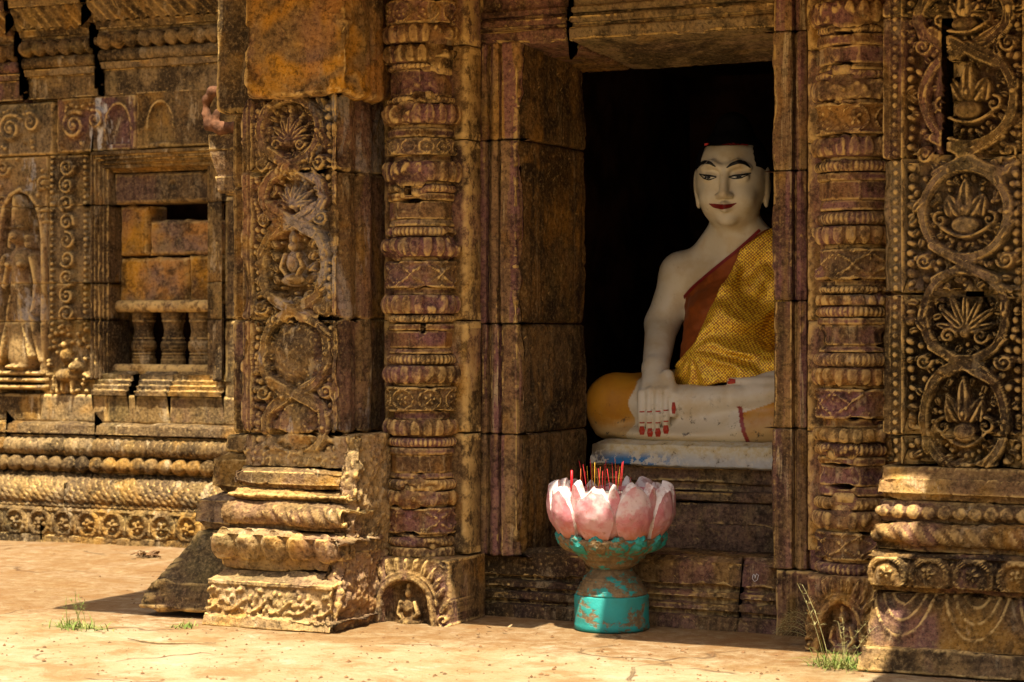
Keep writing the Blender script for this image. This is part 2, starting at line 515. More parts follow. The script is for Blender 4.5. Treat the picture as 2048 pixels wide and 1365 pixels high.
def ground_mat():
    t = NT('ground_cement'); p = t.pos(False)
    n1 = t.noise(p, 1.1, 6, 0.65, 0.5); n2 = t.noise(p, 3.4, 7, 0.72, 0.2); n3 = t.noise(p, 75, 4, 0.75); n4 = t.noise(p, 14, 5, 0.75, 0.1)
    col = t.mix(t.ramp(n1, 0.35, 0.65), (0.30, 0.215, 0.105), (0.37, 0.285, 0.165))
    col = t.mix(t.math('MULTIPLY', t.ramp(n2, 0.47, 0.62), 0.75), col, (0.225, 0.125, 0.045))
    col = t.mix(t.math('MULTIPLY', t.ramp(n2, 0.44, 0.32), 0.7), col, (0.41, 0.335, 0.23))
    # rusty soil gathered along the foot of the wall
    sx = t.new("ShaderNodeSeparateXYZ"); t.link(p, sx.inputs[0])
    d = t.math('ADD', sx.outputs[1], t.math('MULTIPLY', t.math('SUBTRACT', n4, 0.5), 0.9))
    soil = t.math('MULTIPLY', t.ramp(d, -0.95, -0.45), t.ramp(n4, 0.30, 0.62, 0.35, 1.0))
    col = t.mix(t.math('MULTIPLY', soil, 0.85), col, (0.185, 0.092, 0.032))
    col = t.mix(t.math('MULTIPLY', t.ramp(n3, 0.60, 0.75), 0.7), col, (0.11, 0.062, 0.028))
    col = t.mix(t.math('MULTIPLY', t.ramp(n3, 0.40, 0.26), 0.35), col, (0.50, 0.43, 0.32))
    vo = t.new("ShaderNodeTexVoronoi"); vo.feature = 'DISTANCE_TO_EDGE'; vo.inputs["Scale"].default_value = 0.9
    wob = t.new("ShaderNodeTexNoise"); wob.inputs["Scale"].default_value = 3.0; t.link(p, wob.inputs["Vector"])
    t.link(t.vmath('ADD', p, t.scaled(wob.outputs["Color"], (0.5, 0.5, 0.0))), vo.inputs["Vector"])
    crk = t.math('MULTIPLY', t.ramp(vo.outputs["Distance"], 0.012, 0.003), t.ramp(n1, 0.48, 0.56))
    col = t.mix(t.math('MULTIPLY', crk, 0.75), col, (0.12, 0.065, 0.03))
    h = t.math('ADD', t.math('MULTIPLY', n3, 0.22), t.math('ADD', t.math('MULTIPLY', n2, .3), t.math('SUBTRACT', n4, t.math('MULTIPLY', crk, 0.6))))
    return t.done(col, 0.95, t.bump(h, 0.8, 0.03), 0.1)
M['ground'] = ground_mat()

def plain(name, col, rough=0.6, var=0.25, scale=20, spec=0.3, bumpk=0.0, col2=None):
    t = NT(name); p = t.pos()
    n = t.noise(p, scale, 4, 0.6)
    c2 = col2 if col2 else tuple(c * (1 - var) for c in col)
    c = t.mix(t.ramp(n, 0.35, 0.65), col, c2)
    nb = t.bump(t.noise(p, scale * 4, 4, 0.6), bumpk, 0.004) if bumpk else None
    return t.done(c, rough, nb, spec)

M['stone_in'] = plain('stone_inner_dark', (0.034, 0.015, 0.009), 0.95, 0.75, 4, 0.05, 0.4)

def statue_paint():
    t = NT('statue_paint'); p = t.pos(False)
    at = t.new("ShaderNodeAttribute"); at.attribute_name = "cloth"
    n1 = t.noise(p, 7, 5, 0.6); n2 = t.noise(p, 30, 5, 0.7); n3 = t.noise(p, 90, 3, 0.6)
    skin = t.mix(t.ramp(n1, 0.4, 0.65), (0.62, 0.56, 0.43), (0.54, 0.44, 0.28))
    skin = t.mix(t.math('MULTIPLY', t.ramp(n2, 0.60, 0.72), 0.45), skin, (0.36, 0.27, 0.15))
    cl = t.mix(t.ramp(n1, 0.4, 0.65), (0.50, 0.23, 0.018), (0.42, 0.175, 0.014))
    cl = t.mix(t.math('MULTIPLY', t.ramp(n2, 0.55, 0.72), 0.4), cl, (0.40, 0.20, 0.05))
    col = t.mix(at.outputs["Fac"], skin, cl)
    # dirt gathered low down on the seat: splash-up stains
    sx = t.new("ShaderNodeSeparateXYZ"); t.link(p, sx.inputs[0])
    lo = t.ramp(t.math('ADD', sx.outputs[2], t.math('MULTIPLY', t.math('SUBTRACT', n1, 0.5), 0.35)), 0.87, 0.74)
    col = t.mix(t.math('MULTIPLY', lo, 0.6), col, (0.52, 0.40, 0.20))
    n4 = t.noise(p, 22, 6, 0.75, 0.3)
    lo2 = t.ramp(sx.outputs[2], 0.98, 0.80)
    col = t.mix(t.math('MULTIPLY', t.math('MULTIPLY', t.ramp(n4, 0.57, 0.66), lo2), 0.9), col, (0.055, 0.04, 0.025))
    ed = t.new("ShaderNodeAttribute"); ed.attribute_name = "edge"
    col = t.mix(ed.outputs["Fac"], col, (0.25, 0.03, 0.02))
    return t.done(col, 0.42, t.bump(n3, 0.12, 0.003), 0.4)
M['statue'] = statue_paint()

def slab_mat():
    t = NT('slab_paint'); p = t.pos(False)
    n1 = t.noise(t.scaled(p, (1, 1, 1.0)), 9, 6, 0.7, 0.2); n2 = t.noise(p, 28, 6, 0.72); n3 = t.noise(p, 4.5, 3, 0.5)
    col = t.mix(t.ramp(n2, 0.4, 0.62), (0.58, 0.52, 0.36), (0.52, 0.40, 0.19))
    sx = t.new("ShaderNodeSeparateXYZ"); t.link(p, sx.inputs[0])
    lo = t.ramp(sx.outputs[2], 0.705, 0.655)
    blue = t.math('MULTIPLY', t.ramp(n1, 0.48, 0.52), lo)
    col = t.mix(t.math('MULTIPLY', lo, 0.55), col, (0.52, 0.52, 0.50))
    xl = t.ramp(sx.outputs[0], -0.05, -0.32, 0.15, 1.0)
    col = t.mix(t.math('MULTIPLY', blue, xl), col, (0.03, 0.15, 0.34))
    col = t.mix(t.math('MULTIPLY', t.ramp(n2, 0.60, 0.68), 0.85), col, (0.07, 0.05, 0.03))
    dk = t.math('MULTIPLY', t.ramp(sx.outputs[0], -0.42, -0.55), t.ramp(n1, 0.40, 0.58))
    col = t.mix(dk, col, (0.10, 0.07, 0.035))
    return t.done(col, 0.7, t.bump(n2, 0.4, 0.006), 0.25)
M['slab'] = slab_mat()

def brocade():
    t = NT('gold_brocade')
    tc = t.new("ShaderNodeTexCoord"); p = tc.outputs["Object"]
    mp = t.new("ShaderNodeMapping"); mp.inputs["Rotation"].default_value = (0, math.radians(42), 0); t.link(p, mp.inputs[0])
    w1 = t.new("ShaderNodeTexWave"); w1.bands_direction = 'X'; w1.inputs["Scale"].default_value = 30; w1.inputs["Distortion"].default_value = 1.2; t.link(mp.outputs[0], w1.inputs[0])
    w2 = t.new("ShaderNodeTexWave"); w2.bands_direction = 'Z'; w2.inputs["Scale"].default_value = 30; w2.inputs["Distortion"].default_value = 1.2; t.link(mp.outputs[0], w2.inputs[0])
    k = t.math('MULTIPLY', w1.outputs["Fac"], w2.outputs["Fac"])
    n = t.noise(p, 90, 3, 0.75)
    k2 = t.ramp(t.math('ADD', t.math('MULTIPLY', k, .45), t.math('MULTIPLY', n, 1.0)), 0.46, 0.74)
    col = t.mix(k2, (0.36, 0.115, 0.008), (1.0, 0.70, 0.05))
    rough = t.ramp(k2, 0, 1, 0.50, 0.36)
    metal = t.ramp(k2, 0, 1, 0.1, 0.40)
    return t.done(col, rough, t.bump(t.math('ADD', k, n), 0.35, 0.004), 0.5, metal)
M['brocade'] = brocade()
M['robe'] = plain('orange_robe', (0.28, 0.066, 0.008), 0.65, 0.3, 14, 0.3, 0.1)
M['maroon'] = plain('maroon_trim', (0.20, 0.012, 0.010), 0.6, 0.2, 30)
M['hair_band'] = plain('red_hair_band', (0.38, 0.02, 0.015), 0.6, 0.2, 30)
M['hair'] = plain('black_hair_paint', (0.006, 0.005, 0.006), 0.85, 0.2, 30, 0.05)
M['lips'] = plain('dark_red_lips', (0.16, 0.006, 0.006), 0.45, 0.2, 60)
M['line'] = plain('black_line_paint', (0.008, 0.008, 0.009), 0.5, 0.1, 60)
M['eye'] = plain('eye_white', (0.70, 0.66, 0.55), 0.4, 0.1, 60)
M['nail'] = plain('red_nail_paint', (0.42, 0.035, 0.008), 0.5, 0.35, 90)
M['stick_red'] = plain('incense_red', (0.55, 0.02, 0.02), 0.7, 0.3, 40)
M['stick_yel'] = plain('incense_yellow', (0.70, 0.38, 0.03), 0.7, 0.3, 40)
M['stick_org'] = plain('incense_orange', (0.60, 0.14, 0.03), 0.7, 0.3, 40)
M['candle'] = plain('red_wax', (0.60, 0.01, 0.015), 0.4, 0.2, 40)
M['ash'] = plain('grey_ash', (0.20, 0.17, 0.15), 0.95, 0.6, 70, 0.1, 0.9)
M['twig'] = plain('dry_twig', (0.36, 0.24, 0.11), 0.9, 0.4, 40)
M['leafdry'] = plain('dry_leaf', (0.22, 0.11, 0.04), 0.8, 0.5, 40)
M['blade'] = plain('green_blade', (0.11, 0.18, 0.025), 0.7, 0.5, 30, 0.2, 0.0, (0.26, 0.24, 0.07))
M['blade_dry'] = plain('straw_blade', (0.42, 0.36, 0.14), 0.7, 0.4, 30)
M['chalk'] = plain('white_chalk', (0.75, 0.75, 0.74), 0.9, 0.15, 60)
M['terra'] = plain('red_sandstone', (0.17, 0.075, 0.036), 0.9, 0.6, 22, 0.15, 0.9)

def petal_mat():
    t = NT('petal_paint'); p = t.pos()
    n1 = t.noise(p, 11, 5, 0.65, 0.4); n2 = t.noise(p, 38, 5, 0.7); n3 = t.noise(p, 6, 4, 0.6)
    col = t.mix(t.ramp(n1, 0.36, 0.62), (0.46, 0.155, 0.165), (0.52, 0.285, 0.275))
    col = t.mix(t.math('MULTIPLY', t.ramp(t.math('ADD', n3, t.math('MULTIPLY', n2, .35)), 0.70, 0.80), 0.7), col, (0.58, 0.47, 0.43))
    g = t.new("ShaderNodeNewGeometry"); sx = t.new("ShaderNodeSeparateXYZ"); t.link(g.outputs["Position"], sx.inputs[0])
    lo = t.ramp(t.math('ADD', sx.outputs[2], t.math('MULTIPLY', t.math('SUBTRACT', n1, 0.5), 0.16)), 0.44, 0.37)
    col = t.mix(t.math('MULTIPLY', lo, 0.85), col, (0.47, 0.16, 0.045))
    col = t.mix(t.math('MULTIPLY', t.ramp(n2, 0.58, 0.68), 0.75), col, (0.30, 0.13, 0.08))
    return t.done(col, 0.6, t.bump(n2, 0.35, 0.006), 0.3)
M['petal'] = petal_mat()

def rim_mat():
    t = NT('petal_rim_sunlit'); p = t.pos(); n2 = t.noise(p, 24, 5, 0.7)
    col = t.mix(t.ramp(n2, 0.45, 0.62), (0.66, 0.58, 0.53), (0.46, 0.29, 0.25))  # sunlit white of the rims put into the colour
    return t.done(col, 0.7, t.bump(n2, 0.35, 0.006), 0.25)
M['rim'] = rim_mat()

def teal_mat(name, worn):
    t = NT(name); p = t.pos()
    n1 = t.noise(t.scaled(p, (1, 1, 1.6)), 9, 6, 0.7, 0.3); n2 = t.noise(p, 45, 4, 0.7); n3 = t.noise(p, 5, 3)
    col = t.mix(t.ramp(n3, 0.35, 0.65), (0.03, 0.20, 0.16), (0.022, 0.27, 0.235))
    brown = t.mix(t.ramp(n2, 0.4, 0.6), (0.22, 0.14, 0.06), (0.13, 0.085, 0.036))
    k = t.ramp(t.math('ADD', n1, t.math('MULTIPLY', n2, 0.25)), 0.66 - worn, 0.74 - worn)
    col = t.mix(k, col, brown)
    return t.done(col, 0.65, t.bump(t.math('SUBTRACT', n2, t.math('MULTIPLY', k, 0.7)), 0.5, 0.005), 0.3)
M['teal'] = teal_mat('teal_paint', 0.02)
M['teal_worn'] = teal_mat('teal_paint_worn', 0.13)

# ------------------------------------------------------------------ ground
def ground_h(x, y):
    h = 0.03 * (fbm(x, y, 0, 0.55, 3, 2) - 0.5) + 0.012 * (fbm(x, y, 0, 3.0, 3, 4) - 0.5)
    st = fbm(x * .7, y * 1.4, 0, 1.5, 3, 9) * 7
    h = h + 0.007 * (np.floor(st) + np.clip((st - np.floor(st)) * 6, 0, 1) - 3.5) * .6
    h = h + 0.007 * (fbm(x, y, 0, 14, 3, 6) - 0.5)
    near = np.clip((y + 0.9) / 0.5, 0, 1) * np.clip((x + 3.2) / 0.5, 0, 1)
    return h * (1 - 0.6 * near) - 0.006

def build_ground():
    xs = np.concatenate([[-300, -60, -20, -9], np.arange(-6.0, 2.6, 0.02), [5, 9, 20, 60, 300]])
    ys = np.concatenate([[-300, -60, -20, -9, -6, -4, -3], np.arange(-2.2, 2.5, 0.02), [4, 8, 20, 60, 300]])
    A, B = np.meshgrid(xs, ys, indexing='xy')
    fade = np.clip((9 - np.abs(A)) / 3, 0, 1) * np.clip((6 - np.abs(B)) / 3, 0, 1)
    Zg = ground_h(A, B) * fade
    o = sheet('ground', np.stack([A, B, Zg], -1), M['ground'], None)
    o["kind"] = "structure"
    return o
build_ground()

# ------------------------------------------------------------------ carved scrollwork
def scroll_panel(Xa, Za, x0, x1, z0, z1, rings, sd, bg=-0.026, worn=0.5, motif='bud', warp=.012):
    """vine medallions with leaf pads between them, cut into a recessed field; rings: (cx, cz, rx, rz)"""
    rg = random.Random(sd)
    wx = (fbm(Xa, Za, 2, 6.0, 2, sd + .3) - .5) * warp; wz = (fbm(Xa, Za, 8, 6.0, 2, sd + .7) - .5) * warp
    Xa, Za = Xa + wx, Za + wz
    H = np.full_like(Xa, bg)
    pad = 0.0185
    bw = 0.036
    # leaf pads along both margins
    for xe, s in ((x0 + 0.022, 1), (x1 - 0.022, -1)):
        z = z0 + 0.02
        while z < z1:
            dome(H, Xa, Za, xe + rg.uniform(-.004, .004), z, pad * rg.uniform(.75, 1.25), pad * rg.uniform(.65, 1.05), rg.uniform(.020, .028), bg, rg.uniform(-.9, .9), 0.25)
            z += pad * 1.95
    for i, (cx, cz, rx, rz) in enumerate(rings):
        # small leaves hugging the outside of the medallion
        n = 26
        for k in range(n):
            a = 2 * math.pi * (k + 0.4 * rg.random()) / n
            q = 1 + (bw / 2 + pad * .55) / min(rx, rz)
            px, pz = cx + rx * q * math.cos(a), cz + rz * q * math.sin(a)
            if x0 + .008 < px < x1 - .008 and z0 < pz < z1:
                if rg.random() < .6:
                    leaf(H, Xa, Za, px, pz, rg.uniform(.034, .056), rg.uniform(.028, .040), a + rg.uniform(-.8, .8), rg.uniform(.022, .030), bg)
                else:
                    dome(H, Xa, Za, px + .012 * math.cos(a), pz + .012 * math.sin(a), pad * rg.uniform(.8, 1.2), pad * rg.uniform(.7, 1.0), rg.uniform(.022, .029), bg, a + rg.uniform(-.6, .6), 0.25)
        # leaves inside, curling off the vine in two rows
        n = 20
        for k in range(n):
            a = 2 * math.pi * (k + .3 * rg.random()) / n
            q = 1 - (bw / 2 + .002) / min(rx, rz)
            px, pz = cx + rx * q * math.cos(a), cz + rz * q * math.sin(a)
            leaf(H, Xa, Za, px, pz, rg.uniform(.030, .048), rg.uniform(.024, .034), a + math.pi + rg.uniform(-1.0, 1.0), rg.uniform(.020, .028), bg)
            if k % 2:
                q2 = q - .034 / min(rx, rz)
                dome(H, Xa, Za, cx + rx * q2 * math.cos(a), cz + rz * q2 * math.sin(a), rg.uniform(.008, .014), rg.uniform(.007, .010), rg.uniform(.018, .026), bg, a, .3)
        ri, rj = rx * 0.64, rz * 0.64
        mk = motif if isinstance(motif, str) else motif[i % len(motif)]
        if mk == 'worn':
            m = ((Xa - cx) / (ri * 1.35)) ** 2 + ((Za - cz) / (rj * 1.35)) ** 2
            lump = bg + .034 * np.sqrt(np.maximum(1 - m, 0)) + .030 * (fbm(Xa, Za, 4, 20, 4, sd + i) - .5) * (m < 1)
            H = np.where(m < 1, np.maximum(H, lump), H)
        elif mk == 'figure':
            dome(H, Xa, Za, cx, cz + rj * .62, ri * .22, rj * .20, .046, bg)
            leaf(H, Xa, Za, cx, cz + rj * .72, rj * .5, ri * .4, math.pi / 2, .040, bg)
            dome(H, Xa, Za, cx, cz + rj * .08, ri * .36, rj * .46, .044, bg)
            dome(H, Xa, Za, cx, cz - rj * .55, ri * .66, rj * .24, .050, bg)
            for s in (-1, 1):
                poly(H, Xa, Za, [(cx + s * ri * .34, cz + rj * .35), (cx + s * ri * .52, cz - rj * .1), (cx + s * ri * .3, cz - rj * .4)], .012, .042, bg)
                for k in range(4):
                    leaf(H, Xa, Za, cx + s * ri * (.72 + .05 * k), cz - rj * (.7 - .42 * k), .055, .032, math.pi / 2 - s * .5, .034, bg)
        elif mk == 'spray':
            for k in range(7):
                a = math.pi * (k + .5) / 7
                leaf(H, Xa, Za, cx, cz - rj * .55, rj * (1.15 + .35 * math.sin(a)), ri * .42, a, .036, bg)
            for s in (-1, 1): spiral(H, Xa, Za, cx + s * ri * .62, cz - rj * .7, rj * .28, .009, .038, bg, 1.4, -s)
            dome(H, Xa, Za, cx, cz - rj * .6, ri * .24, rj * .22, .046, bg)
        elif mk == 'bud':
            dome(H, Xa, Za, cx, cz - rj * .15, ri * .62, rj * .80, 0.040, bg, 0, 0.4)
            for s in (-1, 1):
                leaf(H, Xa, Za, cx + s * ri * .35, cz - rj * .8, rj * 1.5, ri * .8, math.pi / 2 + s * -0.35, 0.034, bg)
            dome(H, Xa, Za, cx, cz + rj * .75, ri * .28, rj * .35, 0.036, bg)
            for k in range(9):
                a = math.pi * (1.15 + .7 * k / 8)
                dome(H, Xa, Za, cx + ri * .95 * math.cos(a), cz + rj * .98 * math.sin(a), .009, .009, .026, bg)
        else:
            # plump garland under a pointed spray of leaves
            lw = ri * rg.uniform(.78, 1.0); cz = cz + rg.uniform(-.012, .016)
            pts = [(cx + lw * t, cz - rj * .45 - rj * .38 * (1 - t * t)) for t in np.linspace(-1, 1, 15)]
            poly(H, Xa, Za, pts, 0.0085, 0.040, bg)
            dome(H, Xa, Za, cx, cz - rj * .42, lw * .62, rj * .36, 0.042, bg, 0, 0.4)
            for s in (-1, 1):
                spiral(H, Xa, Za, cx + s * lw, cz - rj * .22, rj * .26, 0.0085, 0.038, bg, 1.2, -s, math.pi / 2 if s > 0 else math.pi / 2)
                leaf(H, Xa, Za, cx + s * ri * .15, cz - rj * .1, rj * .95, ri * .62, math.pi / 2 - s * .55, 0.036, bg)
                leaf(H, Xa, Za, cx + s * ri * .55, cz - rj * .12, rj * .8, ri * .5, math.pi / 2 - s * .15, 0.032, bg)
            leaf(H, Xa, Za, cx, cz - rj * .1, rj * 1.35, ri * .72, math.pi / 2, 0.046, bg)
            dome(H, Xa, Za, cx, cz + rj * .15, ri * .22, rj * .22, 0.046, bg)
            for k in range(11):
                a = math.pi * (1.1 + .8 * k / 10)
                dome(H, Xa, Za, cx + ri * 1.02 * math.cos(a), cz + rj * 1.12 * math.sin(a), .008, .014, .026, bg, a + math.pi / 2)
        ringband(H, Xa, Za, cx, cz, rx, rz, bw, 0.034, bg, lip=0.007)
        # overlapping sheath leaves and knots on the vine
        for k in range(9):
            a = (k + rg.uniform(-.25, .25)) * 2 * math.pi / 9
            bx, bz = cx + rx * math.cos(a), cz + rz * math.sin(a)
            if k % 3 == 0: dome(H, Xa, Za, bx, bz, .020, .020, 0.048, bg, 0, 0.5)
            dr = 1 if (i + k) % 4 else -1
            leaf(H, Xa, Za, bx, bz, rg.uniform(.055, .095), rg.uniform(.036, .056), a + dr * (math.pi / 2 + rg.uniform(-.45, .25)), rg.uniform(.040, .046), bg)
    # crossings of the vine, with curled shoots to both sides
    rs = sorted(rings, key=lambda r: -r[1])
    for (c1, c2) in zip(rs[:-1], rs[1:]):
        zc = (c1[1] - c1[3] + c2[1] + c2[3]) / 2; xc = (c1[0] + c2[0]) / 2; R = c1[2]
        for s in (-1, 1):
            pts = [(xc - s * R * .75, zc + .07), (xc - s * R * .3, zc + .03), (xc + s * R * .25, zc - .025), (xc + s * R * .72, zc - .06)]
            poly(H, Xa, Za, pts, 0.022 if s > 0 else 0.019, 0.040 if s > 0 else 0.035, bg, flat=True)
            spiral(H, Xa, Za, xc + s * R * .95, zc + .012, 0.032, 0.0085, 0.041, bg, 1.5, s, math.pi if s > 0 else 0)
            for k in range(3):
                leaf(H, Xa, Za, xc + s * R * .82, zc - .01 + .022 * k, .075, .036, (0 if s > 0 else math.pi) + s * (.55 - .5 * k) + s * .2, 0.036, bg)
    H = (H - bg) * 1.0 + bg
    H = np.where(H < -.004, H * 2.6, H * 2.6 - 0) * np.where(H > 0, .55, 1.0)
    # weathering: whole patches worn down to a lumpy skin
    wn_ = fbm(Xa, Za, 0, 7.0, 3, sd)
    amt = np.clip((wn_ - (0.70 - 0.22 * worn)) * 6, 0, 1) * 0.75
    flatl = bg * 0.45 + 0.012 * (fbm(Xa, Za, 3, 26, 3, sd) - 0.5)
    H = H * (1 - amt) + flatl * amt
    H = H - 0.010 * np.clip(fbm(Xa, Za, 7, 22, 2, sd + 1) - 0.6, 0, 1) * 4
    return H

def petal_row(H, S, Za, pitch, z0, z1, h, off=0.0, lip=True, inv=False):
    """a row of round-ended petals between z0 (base) and z1"""
    ph = np.mod(S + off, pitch) / pitch - 0.5
    t = np.clip((Za - z0) / (z1 - z0), 0, 1)
    if inv: t = 1 - t
    inz = (Za >= min(z0, z1)) & (Za <= max(z0, z1))
    wv = 0.48 * np.sqrt(np.clip(1 - (t * .92) ** 3.2, 0, 1))
    e = np.abs(ph) / np.maximum(wv, 1e-3)
    v = h * np.sqrt(np.maximum(1 - e * e, 0)) - h * .35 * np.exp(-((e - .80) / .1) ** 2) * lip
    H += np.where(inz & (e < 1), v, np.where(inz, -h * .5, 0))

def bead_row(H, S, Za, pitch, zc, rz, h, off=0.0):
    ph = (np.mod(S + off, pitch) / pitch - 0.5) * pitch
    q = (ph / (pitch * .5)) ** 2 + ((Za - zc) / rz) ** 2
    H += np.where(q < 1, h * np.sqrt(np.maximum(1 - q, 0)), np.where(np.abs(Za - zc) < rz, -h * .4, 0))

# ------------------------------------------------------------------ left and right carved pilasters
YP = -0.35                         # face of the pilasters
YB = 0.16                          # plane of the door frame

def side_mould(y, z, k=1.0):       # upright mouldings on the return of a pilaster
    t = (y - YP)
    return k * (0.012 * np.exp(-((t - .10) / .035) ** 2) - 0.022 * np.exp(-((t - .19) / .014) ** 2) + 0.014 * np.exp(-((t - .27) / .03) ** 2) - .016 * np.exp(-((t - .035) / .012) ** 2))

LM = ('spray', 'spray', 'figure', 'worn', 'worn')
def left_pilaster():
    xl, xr = X(484, YP), X(672, YP)
    t = thing('carved_pilaster', 'carved stone pilaster with worn vine medallions beside the baluster window', 'pilaster', ((xl + xr) / 2, YP, 0), 'carved pilasters flanking the doorway')
    zv = lambda v, y=YP: Zv(575, v, y)
    foot = (xl, xr, YP, YB + 0.25)
    px0, px1 = X(503, YP), X(664, YP)
    rings = []
    for (u, v, w_, h_) in ((578, 262, 62, 66), (585, 392, 62, 56), (584, 528, 64, 92), (588, 708, 66, 84), (590, 850, 62, 62)):
        x = X(u, YP); rx = (X(u + w_, YP) - X(u - w_, YP)) / 2; rz = (zv(v - h_) - zv(v + h_)) / 2
        rings.append((x, zv(v), rx * .97, rz * .97))
    ztop, zbot = zv(190), zv(905)
    bnd = [190, 343, 638, 866]
    for k in range(3):
        z1, z0 = zv(bnd[k]) - .002, zv(bnd[k + 1]) + .002
        prof = prof_pts([(z1, z0, 0, 0, 'flat')], 0.0035)
        def orn(x, y, z, side, k=k):
            H = np.zeros_like(x)
            f = (side == 0) & (x > px0) & (x < px1) & (z > zbot)
            S = scroll_panel(x, z, px0, px1, zv(905), zv(205), rings, 11, worn=0.6, motif=LM, warp=.022)
            H = np.where(f, S, H)
            # raised plain border with a fine line
            fb = (side == 0) & ~f
            H = H + np.where(fb, 0.004 - 0.012 * np.exp(-((x - px0 + .012) / .004) ** 2), 0)
            H = H + np.where(side == 1, side_mould(y, z), 0)
            return H
        band('stone', t, M['stone_pilaster'], foot, prof, orn, res=0.0035, amp=0.003, rnd=0.010, chip=0.03)
    # base: listed from the top down, offsets out from the pilaster face
    foot = (xl, X(688, YP - .12), YP, YB + .25)
    z = lambda v, d: Zv(560, v, YP - d)
    C = [
        ('carved_strip', 868, 934, [(868, 936, .0, .012, 'flat')]),
        ('fillet', 936, 976, [(936, 944, .030, .060, 'flat'), (944, 970, .062, .070, 'flat'), (970, 978, .055, .045, 'flat')]),
        ('fillet', 978, 1001, [(978, 986, .052, .075, 'flat'), (986, 998, .092, .092, 'torus'), (998, 1003, .072, .068, 'flat')]),
        ('torus', 1003, 1058, [(1003, 1009, .085, .100, 'flat'), (1009, 1053, .112, .112, 'torus'), (1053, 1060, .095, .095, 'flat')]),
        ('petal_moulding', 1060, 1142, [(1060, 1072, .125, .170, 'flat'), (1072, 1118, .200, .150, 'ovolo'), (1118, 1144, .135, .120, 'cav')]),
        ('plinth', 1144, 1258, [(1144, 1166, .130, .215, 'cav'), (1166, 1176, .225, .228, 'flat'), (1176, 1236, .225, .235, 'flat'), (1236, 1262, .25, .265, 'flat')]),
    ]
    for i, (nm, va, vb, items) in enumerate(C):
        pr = prof_pts([(z(a, d0), z(b, d1), d0, d1, kd) for (a, b, d0, d1, kd) in items], 0.0045)
        pr[:, 1] = np.maximum(pr[:, 1], -0.03)
        def orn(x, y, zz, side, i=i):
            H = np.zeros_like(x)
            s = np.where(side == 0, x, np.where(side == 1, xr - y, xl + y))
            if i == 0:
                H += 0.022 * (fbm(x, y, zz, 30, 3, 5) - 0.5) * (zz < z(905, .01)) - 0.012
                rg = random.Random(3)
                for k in range(60):
                    dome(H, x, zz, rg.uniform(xl, xr), rg.uniform(z(932, 0), z(890, 0)), .012, .009, .014, -.012, rg.uniform(0, 3))
                scr = scroll_panel(x, zz, px0, px1, zv(905), zv(205), rings, 11, worn=0.9, motif=LM, warp=.022)
                H = np.where((side == 0) & (zz > zv(900)) & (x > px0) & (x < px1), scr, H)
            if i == 2: bead_row(H, s, zz, .05, z(992, .11), .012, .005)
            if i == 3:
                ph = np.mod(s * 1.0 + (zz - z(1031, .15)) * 0.6, .062) / .062
                w_ = np.exp(-((zz - z(1031, .15)) / .035) ** 2)
                H += w_ * (0.020 * np.sqrt(np.clip(1 - (2 * ph - 1) ** 2, 0, 1)) - .012) * np.clip((s - (xl + .12)) * 8, 0.0, 1)
            if i == 4: petal_row(H, s, zz, .125, z(1116, .16), z(1073, .2), .028, off=.03)
            if i == 5:
                rg = random.Random(9)
                za, zb = z(1234, .235), z(1180, .228)
                B = np.zeros_like(x) - .006
                for k in range(150):
                    cx = rg.uniform(xl - .2, xr + .2); cz = rg.uniform(za, zb)
                    dome(B, x, zz, cx, cz, rg.uniform(.009, .018), rg.uniform(.008, .014), rg.uniform(.010, .020), -.006, rg.uniform(0, 3))
                for k in range(7):
                    cx = xl - .15 + k * .11
                    poly(B, x, zz, [(cx + q * .09, za + .012 + .05 * q ** 2) for q in np.linspace(0, 1, 6)], .008, .020, -.006)
                m = (zz > za - .004) & (zz < zb + .004) & (side == 0)
                H = np.where(m, B, H)
                dome(H, x, zz, -9, 0, .1, .1, .1)
                hx, hz = X(519, -.59), z(1226, .235)
                H -= .05 * np.exp(-(((x - hx) ** 2 + (zz - hz) ** 2) / .010 ** 2) ** 2)
            # worn right-hand end: the return is broken rock
            br = (side == 1)
            H = H + np.where(br, 0.030 * (fbm(x, y, zz, 16, 4, 21) - .5) - .02, 0)
            wear_or_highlight = np.clip(fbm(x, y, zz, 5, 3, 8 + i) - .5, 0, 1) * .05
            return H - wear_or_highlight
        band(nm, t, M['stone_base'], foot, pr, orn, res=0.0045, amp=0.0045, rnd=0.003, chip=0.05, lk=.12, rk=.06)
    # rough broken stone where the right end of the base has split away
    yq = -.43
    f2 = (X(672, yq), X(712, yq), yq, YB + .1)
    pr = prof_pts([(Zv(700, 872, yq), Zv(700, 1108, yq), -.03, .03, 'flat')], .005)
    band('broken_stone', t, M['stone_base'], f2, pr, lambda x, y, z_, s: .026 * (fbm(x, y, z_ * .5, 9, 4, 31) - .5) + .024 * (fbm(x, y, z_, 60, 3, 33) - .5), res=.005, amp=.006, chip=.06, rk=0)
    yq = -.50
    f2 = (X(650, yq), X(688, yq), yq, YB + .1)
    pr = prof_pts([(Zv(700, 1112, yq), -.02, .0, .07, 'flat')], .005)
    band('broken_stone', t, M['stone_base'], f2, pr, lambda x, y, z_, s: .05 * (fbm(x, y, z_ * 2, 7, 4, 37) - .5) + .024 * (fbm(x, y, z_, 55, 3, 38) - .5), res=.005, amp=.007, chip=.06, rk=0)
    # plain capital block above
    yc = YP - .09
    f3 = (X(492, yc), X(690, yc), yc, YB + .3)
    def cap(x, y, z_, s):
        h = .026 * (fbm(x, y, z_, 6, 4, 41) - .5)
        return h - .02 * np.clip(fbm(x, y, z_, 9, 3, 43) - .56, 0, 1) * 4 + np.where(s == 1, side_mould(y + .05, z_, .7), 0)
    pr = prof_pts([(Zv(590, -60, yc), Zv(590, 193, yc), 0, 0, 'flat')], .0055)
